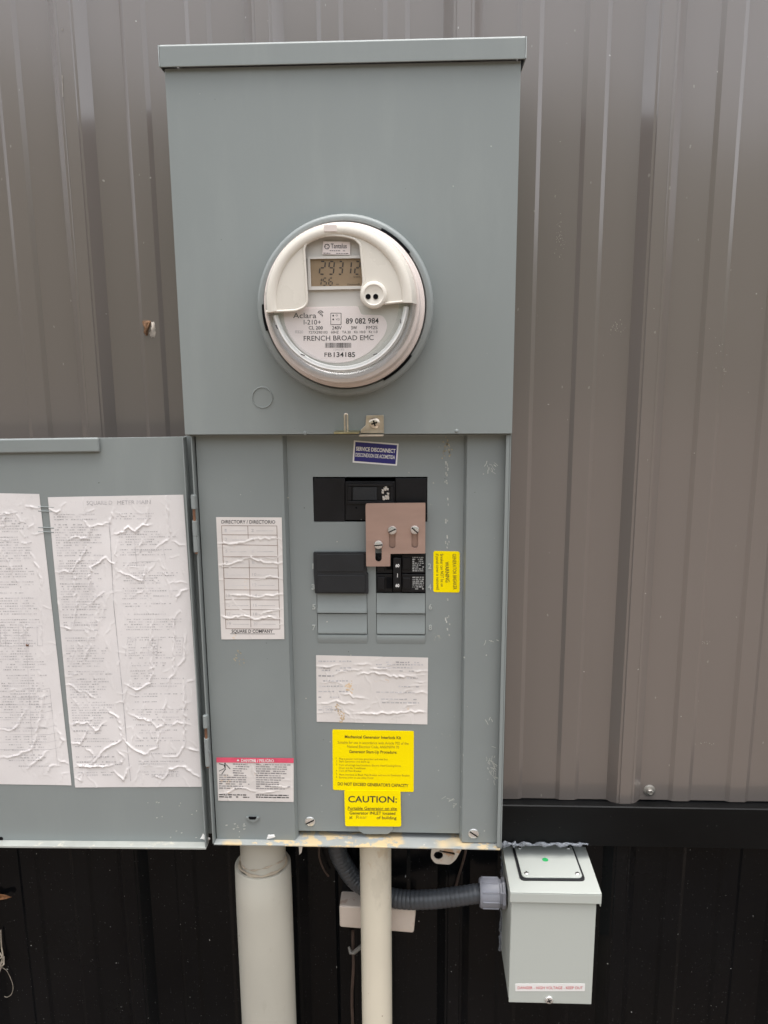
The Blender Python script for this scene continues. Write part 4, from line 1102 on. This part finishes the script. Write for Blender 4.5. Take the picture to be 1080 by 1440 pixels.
obj('meter_label', fm, [M['meter_label'], M['ink'], M['ink_grey'], M['ink_faded']], meter, weld=False, recalc=False)
# register module: bezel, display
def q5(a, b): return (a/4.32+360, b/4.32+300)
bez = holed_plate(rpoly([q5(312, 262), q5(640, 255), q5(660, 300), q5(662, 458), q5(318, 466)], 2), [[q5(328, 277), q5(645, 272), q5(645, 441), q5(334, 444)]], yP-.0036, yP-.0002)
bz_ = obj('display_bezel', bez, M['meter_plate'], meter, ang=30)
ld_ = MB().pprism([q5(326, 275), q5(650, 270), q5(650, 444), q5(332, 446)], yP-.0012, yP-.0001)
YS7 = yP-.0014
SEG = {'0': 'abcdef', '1': 'bc', '2': 'abged', '3': 'abgcd', '5': 'afgcd', '6': 'afgedc', '9': 'abcdfg'}
def seg7(ch, x0, x1, yt, yb, w):
    k = .08*(yb-yt); ym = (yt+yb)/2; sk = (yb-yt)*.04
    X0, X1 = x0, x1
    S = {'a': [(X0+w, yt), (X1-w*.4, yt)], 'd': [(X0+w*.4, yb), (X1-w, yb)], 'g': [(X0+w*.7, ym), (X1-w*.7, ym)],
         'b': [(X1+sk, yt+w*.7), (X1, ym-w*.5)], 'c': [(X1, ym+w*.5), (X1-sk, yb-w*.7)], 'f': [(X0+sk, yt+w*.7), (X0, ym-w*.5)], 'e': [(X0, ym+w*.5), (X0-sk, yb-w*.7)]}
    for s_ in SEG[ch]: ld_.pstroke([q5(*p) for p in S[s_]], w/4.32, YS7, 1)
for ch, x0, x1 in (('2', 388, 418), ('9', 443, 473), ('3', 500, 526), ('1', 545, 577), ('2', 602, 630)): seg7(ch, x0, x1, 292, 370, 8)
for ch, x0, x1 in (('1', 374, 396), ('5', 407, 428), ('6', 443, 464)): seg7(ch, x0, x1, 393, 437, 6)
ld_.text('kWh', q5(594, 391), q5(634, 391), 2.6, YS7, 1, 0); ld_.text('VA', q5(485, 436), q5(504, 436), 2., YS7, 1, 0); ld_.text('Demand', q5(555, 436), q5(618, 436), 2., YS7, 1, 0)
ld_.pquad([q5(622, 424), q5(633, 429), q5(633, 430), q5(622, 436)], YS7, 1)
obj('display', ld_, [M['lcd'], M['lcd_ink']], meter, weld=False, recalc=False)
nm = MB().pprism([q5(408, 170), q5(573, 172), q5(571, 252), q5(403, 248)], yP-.0022, yP-.0002)
nm.text('Tantalus', q5(455, 212), q5(551, 212), 6.4, yP-.0024, 1, .012)
for t in range(6):
    a = t*math.pi/3; c = q5(431, 202); nm.pstroke([(c[0]+3.6*math.cos(a), c[1]+3.6*math.sin(a)), (c[0]+3.6*math.cos(a+1.05), c[1]+3.6*math.sin(a+1.05))], 1.1, yP-.0024, 1)
    nm.pstroke([(c[0]+.8*math.cos(a), c[1]+.8*math.sin(a)), (c[0]+3.4*math.cos(a), c[1]+3.4*math.sin(a))], .5, yP-.0024, 1) if t % 2 else None
nm.rows(q5(448, 229), q5(545, 230), 1.2, yP-.0024, 1, None, (1.5, 4), .8); nm.rows(q5(410, 244), q5(560, 246), 1.1, yP-.0024, 1, None, (1.5, 4), .8)
obj('module_nameplate', nm, [M['meter_label'], M['ink_grey']], meter, weld=False, recalc=False)
# cream shroud: front web with the window notch, and the rounded rim
cutL = P(372, 440, YF); cutR = P(577, 425.5, YF)
aL = math.atan2(cutL[1]-FZ, cutL[0]-FX); aR = math.atan2(cutR[1]-FZ, cutR[0]-FX)
if aL < 0: aL += 2*math.pi
RO = .0742
ri = .0682
inner = [(FX+ri*math.cos(t), FZ+ri*math.sin(t)) for t in np.linspace(aR, aL, 40)]
portc = P(525.5, 415, YF); 
notch_px = rpoly([q5(60, 598), q5(245, 590), q5(312, 560), q5(303, 400), q5(291, 215), q5(305, 178), q5(345, 150), q5(400, 137), q5(470, 132), q5(540, 138), q5(600, 155), q5(635, 190), q5(655, 420), q5(640, 470), q5(640, 530), q5(690, 560), q5(775, 548), q5(925, 533)], [1, 5, 10, 6, 4, 3, 3, 3, 3, 3, 3, 4, 4, 6, 6, 8, 4, 1], 5)
notch = [q for q in (P(a, b, YF) for a, b in notch_px) if math.hypot(q[0]-FX, q[1]-FZ) < ri-.0008]
web = MB().prism(inner+notch, YF+.0028, YF+.0058)
shroud = obj('shroud', MB().lathe(FX, FZ, [(.0632, YF+.0024), (.0642, YF+.0012), (.0662, YF), (.0700, YF), (.0728, YF+.0012), (RO, YF+.0042), (RO+.0004, YF+.010), (RO+.0036, YC-.0585), (RO+.0036, YC-.0576), (.0700, YC-.0576), (.0700, YF+.0062), (.0632, YF+.0062), (.0632, YF+.0024)], 72, aR, aL, cap0=True), M['meter_cream'], meter, ang=40)
obj('window_web', web, M['meter_cream'], shroud, bevel=.0009, seg=3)
# lip round the window and along the cut edge
lipc = [P(a, b, YF+.0022) for a, b in notch_px]
obj('window_lip', MB().tube([(x, YF+.0028, z) for x, z in lipc], .0013, 8), M['meter_cream'], shroud, ang=60)
# optical port
pc = P(525.5, 414.5, YF-.001)
port = obj('optical_port', MB().lathe(pc[0], pc[1], [(.0132, YF+.006), (.0132, YF+.0002), (.0124, YF-.0008), (.0100, YF-.0012), (.0094, YF-.0006), (.0090, YF-.0004)], 40, cap1=True), M['meter_cream'], meter, ang=50)
for a in (517.7, 528.3):
    x, z = P(a, 417, YF-.001); obj('port_eye', MB().lathe(x, z, [(.0026, YF-.0004), (.0026, YF-.0010), (.0021, YF-.0010), (.0019, YF-.0006)], 16, cap1=True), M['black_void'], port)
x, z = P(464.5, 321, YF)
obj('reset_button', MB().box(x-.0062, x+.0062, YF-.0008, YF+.0008, z-.0034, z+.0034), M['meter_white'], meter, bevel=.0006)
# clear lower cover over the faceplate
obj('clear_cover', MB().lathe(FX, FZ, [(.0712, YF+.0035), (.0732, YF+.0052), (RO-.0004, YF+.010), (RO+.0030, YC-.0585), (.0702, YC-.0585), (.0690, YF+.0075), (.0600, YF+.0050)], 64, aL, aR+2*math.pi), M['clear_rim'], meter, ang=50)
obj('gasket_rim', MB().lathe(FX, FZ, [(.0640, YF+.0098), (.0648, YF+.0072), (.0680, YF+.0066), (.0698, YF+.0098)], 64, aL+.05, aR+2*math.pi-.05, cap0=True), M['white_label'], meter, ang=50)
lens = [(FX+.0640*math.cos(t), FZ+.0640*math.sin(t)) for t in np.linspace(aL, aR+2*math.pi, 40)]
obj('clear_lens', MB().add([(x, YF+.0055, z) for x, z in lens], [tuple(range(len(lens)))]), M['clear'], meter)
for a, b, r_ in ((126, 172, 1.2), (878, 137, 1.5), (284, 341, .3), (724, 338, -.3)):
    c = q4(a, b); d = (math.cos(r_)*3., math.sin(r_)*3.)
    obj('rim_mark', MB().pstroke([(c[0]-d[0], c[1]-d[1]), (c[0]+d[0], c[1]+d[1])], 1.4, YF+.0062), M['ink_grey'], meter)

# ------------------------------------------------------------------ pipes
YP = -.066
def vpipe(mb, cx, cy, prof, n=48, m=0):
    """profile of (r, z) turned about an upright axis"""
    L_ = len(prof); vs = []; fs = []
    for i in range(n):
        a = 2*math.pi*i/n
        for r, z in prof: vs.append((cx+r*math.cos(a), cy+r*math.sin(a), z))
    for i in range(n):
        j = (i+1) % n
        for q in range(L_-1): fs.append((i*L_+q, j*L_+q, j*L_+q+1, i*L_+q+1))
    return mb.add(vs, fs, m)
x0 = P(331.5, 1232, YP)[0]; x1 = P(409.5, 1232, YP)[0]; pcx = (x0+x1)/2; pr = (x1-x0)/2*.985
zc = P(370, 1238, YP-pr)[1]
wide = empty('plastic_conduit', (pcx, YP, GZ), 'wide grey plastic conduit with a cemented joint below the cabinet', 'conduit', 'plastic conduits below the cabinet')
obj('pipe', vpipe(MB(), pcx, YP, [(pr-.0045, zc-.03), (pr-.0045, zc), (pr-.0008, zc+.0004), (pr, zc-.001), (pr+.0006, zc-.05), (pr+.0006, GZ)]), M['pvc_grey'], wide, ang=40)
pr2 = pr-.0072
obj('upper_pipe', vpipe(MB(), pcx+.001, YP, [(pr2, zc-.02), (pr2, -.5234)]), M['pvc_grey'], wide)
zs_ = zc
gl = MB(); pth = []; rads = []
for i in range(49):
    a = 2*math.pi*i/48; w = .0006*math.sin(5*a)+.0005*math.sin(11*a+1)
    pth.append((pcx+(pr2+.001)*math.cos(a), YP+(pr2+.001)*math.sin(a), zc+.0012+w)); rads.append(.0019+.0007*math.sin(7*a+2))
gl.tube(pth, rads, 8); obj('cement_bead', gl, M['glue'], wide)
gl = MB(); pth = []; rads = []
for i in range(31):
    a = math.pi+math.pi*i/30; pth.append((pcx+.001+(pr2+.0002)*math.cos(a), YP+(pr2+.0002)*math.sin(a), P(370, 1203, YP)[1]+.0035*math.cos(a*2.2+.8))); rads.append(.0009+.0007*math.sin(i*1.1))
gl.tube(pth, rads, 8); obj('cement_bead', gl, M['glue'], wide)
zcol = P(370, 1191, YP-.03)[1]
obj('pipe_hub', vpipe(MB(), pcx+.001, YP, [(pr2+.0002, zcol-.002), (pr2+.0038, zcol), (pr2+.0038, -.5237)]), M['pvc_grey'], wide, ang=40)
x0 = P(507, 1300, YP)[0]; x1 = P(551, 1300, YP)[0]; qx = (x0+x1)/2; qr = (x1-x0)/2*.985
nar = empty('plastic_conduit', (qx, YP, GZ), 'narrow cream plastic conduit running down from the middle of the cabinet', 'conduit', 'plastic conduits below the cabinet')
obj('pipe', vpipe(MB(), qx, YP, [(qr, -.5237), (qr, GZ)]), M['pvc_cream'], nar)
obj('entry_collar', vpipe(MB(), qx, YP, [(qr+.0002, -.5290), (qr+.0018, -.5286), (qr+.0018, -.5238)]), M['pvc_cream'], nar, ang=40)

# flexible conduit: from the inlet box, behind the cream pipe, up into the cabinet
def catmull(pts, n):
    pts = [np.array(p, float) for p in pts]; out = []
    for i in range(len(pts)-1):
        p0, p1, p2, p3 = pts[max(i-1, 0)], pts[i], pts[i+1], pts[min(i+2, len(pts)-1)]
        for k in range(n):
            t = k/n; out.append(.5*((2*p1)+(-p0+p2)*t+(2*p0-5*p1+4*p2-p3)*t*t+(-p0+3*p1-3*p2+p3)*t**3))
    out.append(pts[-1]); return out
def fp3(a, b, Y): x, z = P(a, b, Y); return (x, Y, z)
ctr = [fp3(690, 1255, -.050), fp3(672, 1256.5, -.050), fp3(640, 1261, -.049), fp3(600, 1265, -.046), fp3(560, 1264, -.039), fp3(527, 1254, -.031), fp3(500, 1238, -.026), fp3(484, 1216, -.026), fp3(474, 1190, -.028), (fp3(472, 1180, -.03)[0], -.031, -.515)]
cl = catmull(ctr, 60)
dist = np.cumsum([0]+[np.linalg.norm(cl[i+1]-cl[i]) for i in range(len(cl)-1)])
RF = .0128; step = .0009; tt = np.arange(0, dist[-1], step)
pth = np.stack([np.interp(tt, dist, [p[k] for p in cl]) for k in range(3)], 1)
rads = [RF+.0009*(abs(math.sin(math.pi*t/.0062))**.6*1.0-.6) for t in tt]
flex = empty('flexible_conduit', (float(pth[0][0]), -.05, float(pth[0][2])), 'dark grey ribbed flexible conduit curving behind the cream pipe to the inlet box', 'conduit')
obj('ribbed_hose', MB().tube([tuple(p) for p in pth], rads, 24), M['flex'], flex, ang=60)

# ------------------------------------------------------------------ generator inlet box
BX0, BX1, BZ0, BZ1, BYF = .3892, .5001, -.7693, -.6005, -.0982
inlet = empty('inlet_box', ((BX0+BX1)/2, -.05, BZ0), 'light grey sloping top generator inlet box sealed under the black trim', 'electrical box')
inlet['label'] = 'small light grey generator inlet box mounted below the black trim right of the pipes'
bd = MB()
bd.box(BX0, BX0+.0016, BYF+.0032, .0, BZ0+.004, BZ1-.0004).box(BX1-.0016, BX1, BYF+.0032, .0, BZ0+.004, BZ1-.0004)
bd.box(BX0+.0017, BX1-.0017, -.0032, -.0016, BZ0+.004, BZ1-.0004)
obj('body', bd, M['box_paint'], inlet, bevel=.0006)
fr_ = MB().box(BX0+.0002, BX1-.0002, BYF, BYF+.0015, BZ0, BZ1-.002).box(BX0+.0018, BX1-.0018, BYF+.0016, -.004, BZ0, BZ0+.0015)
obj('front_cover', fr_, M['box_paint'], inlet, bevel=.0008)
lid = MB().box(BX0-.0022, BX1+.0052, BYF-.0040, -.0015, BZ1, BZ1+.0016)
lid.box(BX0-.0022, BX1+.0052, BYF-.0040, BYF-.0026, BZ1-.0135, BZ1-.0001)
lid.box(BX0-.0022, BX0-.0008, BYF-.0024, -.0015, BZ1-.0135, BZ1-.0001).box(BX1+.0038, BX1+.0052, BYF-.0024, -.0015, BZ1-.0185, BZ1-.0001)
obj('top_cover', lid, M['box_paint'], inlet, bevel=.0007)
ZT = BZ1+.0016
def top_poly(pix, z): return [PT(a, b, z) for a, b in pix]
def q8(a, b): return (a/6.353+690, b/6.353+1170)
tp = top_poly([q8(190, 120), q8(735, 125), q8(850, 430), q8(265, 425)], ZT+.002)
tp = [(a, min(b, -.004)) for a, b in tp]
obj('gasket', MB().zprism(rpoly(tp, .007), ZT+.0001, ZT+.0016), M['gasket'], inlet)
ip = [(tp[0][0]+.0028, tp[0][1]), (tp[1][0]-.0026, tp[1][1]), (tp[2][0]-.0032, tp[2][1]+.0034), (tp[3][0]+.0032, tp[3][1]+.0034)]
flap = obj('flap', MB().zprism(rpoly(ip, .007), ZT+.0017, ZT+.0034), M['box_paint'], inlet, bevel=.0005)
zf = ZT+.0034
for a, b in ((258, 140), (692, 140), (320, 368), (775, 372)):
    x, y = PT(*q8(a, b), zf); y = min(y, -.008)
    sc_ = MB(); vpipe(sc_, x, y, [(.0001, zf+.0016), (.0018, zf+.0014), (.0032, zf+.0006), (.0034, zf)], 18)
    sc_.box(x-.0021, x+.0021, y-.0004, y+.0004, zf+.0013, zf+.00175, 1).box(x-.0004, x+.0004, y-.0021, y+.0021, zf+.0012, zf+.00165, 1)
    obj('flap_screw', sc_, [M['screw'], M['black_void']], flap, ang=50)
x, y = PT(*q8(487, 248), zf); gd = MB(); vpipe(gd, x, y, [(.0001, zf+.0003), (.0040, zf+.0003), (.0042, zf+.0001)], 20); obj('green_dot', gd, M['green_dot'], flap)
# warning strip and cover screw
YW = BYF
wl = MB().pprism(rpoly([(724.5, 1383.5), (823, 1383.5), (822.5, 1394), (724.5, 1394)], 1.5), YW-.0004, YW-.0001)
wl.text('DANGER - HIGH VOLTAGE - KEEP OUT', (728, 1391), (819.5, 1391), 3.7, YW-.0006, 1, .005)
obj('warning_strip', wl, [M['white_label'], M['red_ink']], inlet, weld=False)
x, z = P(772, 1405.5, YW); slot_screw(x, z, YW, .0056, .4, inlet, 'cover_screw', hgt=.0026, phillips=True)
# sealant bead along the back of the lid and down the left corner
rr = random.Random(12)
sb = MB()
pts = []; rad_ = []
for i in range(70):
    t = i/69; pts.append((*fp3(703+124*t, 1187.4+.9*math.sin(i*.55)+rr.uniform(-.25, .25), -.0335+.001*math.sin(i*.5)),)); rad_.append((.0023+.0008*math.sin(i*.42)+.0005*math.sin(i*1.1+1))*(1 if t < .92 else .5))
sb.tube(pts, rad_, 9)
for i in range(2):
    t = rr.random(); a_ = 705+108*t; sb.tube([fp3(a_, 1184+rr.uniform(-2, 1), -.0325), fp3(a_+rr.uniform(-3, 3), 1188, -.0365), fp3(a_+rr.uniform(-4, 4), 1190.5+rr.uniform(-1, 1.5), -.034)], rr.uniform(.001, .0026), 7)
obj('sealant_bead', sb, M['sealant'], inlet, ang=70)
sb2 = MB(); pts = [(BX0-.001+rr.uniform(-.0015, .001), -.004+rr.uniform(-.002, .001), ZT-.17*i/40) for i in range(41)]
sb2.tube(pts, [rr.uniform(.0015, .0035) for _ in pts], 8); obj('sealant_bead', sb2, M['sealant'], inlet, ang=70)
# fitting on its left side belongs to the hose
def xlathe(mb, cy, cz, prof, n=32, m=0, ph=0.):
    L_ = len(prof); vs = []; fs = []
    for i in range(n):
        a = 2*math.pi*i/n+ph
        for r, x in prof: vs.append((x, cy+r*math.cos(a), cz+r*math.sin(a)))
    for i in range(n):
        j = (i+1) % n
        for q in range(L_-1): fs.append((i*L_+q, j*L_+q, j*L_+q+1, i*L_+q+1))
    return mb.add(vs, fs, m)
cy_, cz_ = -.050, float(P(690, 1255.5, -.050)[1])
xe = BX0-.0026
nut = MB(); xl_ = P(674, 1255, -.05)[0]
xlathe(nut, cy_, cz_, [(RF+.0006, xl_+.001), (.0178, xl_), (.0192, xl_+.0015), (.0200, xl_+.005), (.0200, xe-.009), (.0188, xe-.0075), (RF, xe-.0075)], 40)
for k in range(10):
    a = 2*math.pi*k/10; c, s_ = math.cos(a), math.sin(a); r_ = .0203
    t_ = Vector((0, -s_, c)); o_ = Vector((0, cy_+c*r_, cz_+s_*r_)); w_ = .0016
    e0, e1 = xl_+.004, xe-.0095
    nut.tube([(e0, o_.y, o_.z), (e1, o_.y, o_.z)], .0011, 6)
fit = obj('gland_nut', nut, M['fitting'], flex, ang=35)
lk = MB(); xlathe(lk, cy_, cz_, [(.0100, xe-.0076), (.0175, xe-.0074), (.0175, xe-.0046), (.0205, xe-.0044), (.0205, xe), (.010, xe)], 8, ph=.2); obj('locknut', lk, M['fitting'], flex, bevel=.0006)

# ------------------------------------------------------------------ bonding block, wire, clip
kb0 = P(477, 1274, -.034); kb1 = P(584, 1309, -.034)
blk = empty('bonding_block', ((kb0[0]+kb1[0])/2, -.02, kb1[1]), 'aged cream plastic block fixed behind the narrow cream conduit', 'junction box')
slant = .003
bm_ = MB(); pts = rpoly([(kb0[0], kb0[1]+.001), (kb1[0]+.001, kb0[1]-slant), (kb1[0]-.002, kb1[1]-slant), (kb0[0], kb1[1]+.004)], .004)
bm_.prism(pts, -.0355, -.0012)
obj('housing', bm_, M['white_block'], blk, bevel=.0025, seg=3)
wp = [fp3(496, 1309, -.020), fp3(496.5, 1335, -.019), fp3(497, 1360, -.0215), fp3(495, 1400, -.0205), fp3(496, 1440, -.020), (fp3(496, 1440, -.02)[0]+.004, -.021, -1.05), (fp3(496, 1440, -.02)[0]-.002, -.021, GZ)]
tag(obj('ground_wire', MB().tube([tuple(p) for p in catmull(wp, 12)], .0024, 8), M['wire']), 'thin brown wire hanging below the cream plastic block', 'wire')
c0 = P(490, 1335, -.026); c1 = P(506, 1331, -.026)
cl_ = MB().tube([(c0[0], -.022, c0[1]+.001), (c0[0]+.003, -.0258, c0[1]-.006), (c0[0]+.008, -.026, c0[1]-.005), (c1[0], -.026, c1[1]-.002), (c1[0]+.008, -.024, c1[1]+.004)], [.0016, .0028, .0032, .0032, .003], 8)
tag(obj('wire_clip', cl_, M['clip']), 'small dull metal clip pinching the brown wire beside the cream conduit', 'clip')
wr = [fp3(655, 1196, -.03), fp3(651, 1212, -.025), fp3(645, 1232, -.021), fp3(641, 1246, -.019), (fp3(641, 1246, -.019)[0]-.004, -.016, -.66)]
tag(obj('ground_wire', MB().tube([tuple(p) for p in catmull(wr, 10)], .0018, 8), M['wire']), 'short brown wire dropping behind the galvanised tab above the flexible conduit', 'wire')
wr = [fp3(449, 1185, -.02), fp3(449, 1205, -.016), fp3(455, 1222, -.013), fp3(462, 1232, -.010)]
tag(obj('ground_wire', MB().tube([tuple(p) for p in catmull(wr, 10)], .0014, 8), M['wire']), 'short brown wire left of the upward bend of the flexible conduit', 'wire')

# ------------------------------------------------------------------ dead leaf and cobweb string at the left
lf = MB(); n_ = 12
top = [(-14+30*i/n_, 1261.5-4.2*math.sin(math.pi*(i/n_)**.9)) for i in range(n_+1)]; bot = [(-14+30*i/n_, 1261.5+4.0*math.sin(math.pi*(i/n_)**.8)) for i in range(n_+1)]
vs = []
for i in range(n_+1):
    for j in range(5):
        t = j/4; a = top[i][0]; b = top[i][1]*(1-t)+bot[i][1]*t; Y = -.004-.004*abs(t-.5)*2-.002*math.sin(i*.8)
        x, z = P(a, b, Y); vs.append((x, Y, z))
lf.add(vs, [(i*5+j, i*5+j+1, (i+1)*5+j+1, (i+1)*5+j) for i in range(n_) for j in range(4)])
o = obj('dead_leaf', lf, M['leaf'], weld=False); sm = o.modifiers.new('s', 'SOLIDIFY'); sm.thickness = .0006
tag(o, 'curled brown dead leaf caught on the black metal below the open door', 'leaf')
st = [fp3(1, 1308, -.004), fp3(2, 1330, -.005), fp3(4, 1345, -.006), fp3(1, 1358, -.005), fp3(10, 1366, -.004), fp3(18, 1385, -.003), fp3(16, 1398, -.003), fp3(8, 1402, -.003), fp3(0, 1394, -.003)]
sm_ = MB(); cc = catmull(st, 8); sm_.tube([tuple(p) for p in cc], [(.0011 if i < 24 else .0004) for i in range(len(cc))], 6)
for k in range(5):
    a, b = 2+RND.uniform(-2, 5), 1340+k*5
    sm_.tube([fp3(a, b, -.005), fp3(a+RND.uniform(-3, 4), b+6, -.008), fp3(a-3, b+9, -.006)], .0012, 6)
tag(obj('dry_twig', sm_, M['twig']), 'pale dry twig with a trailing thread on the black metal below the leaf', 'twig')
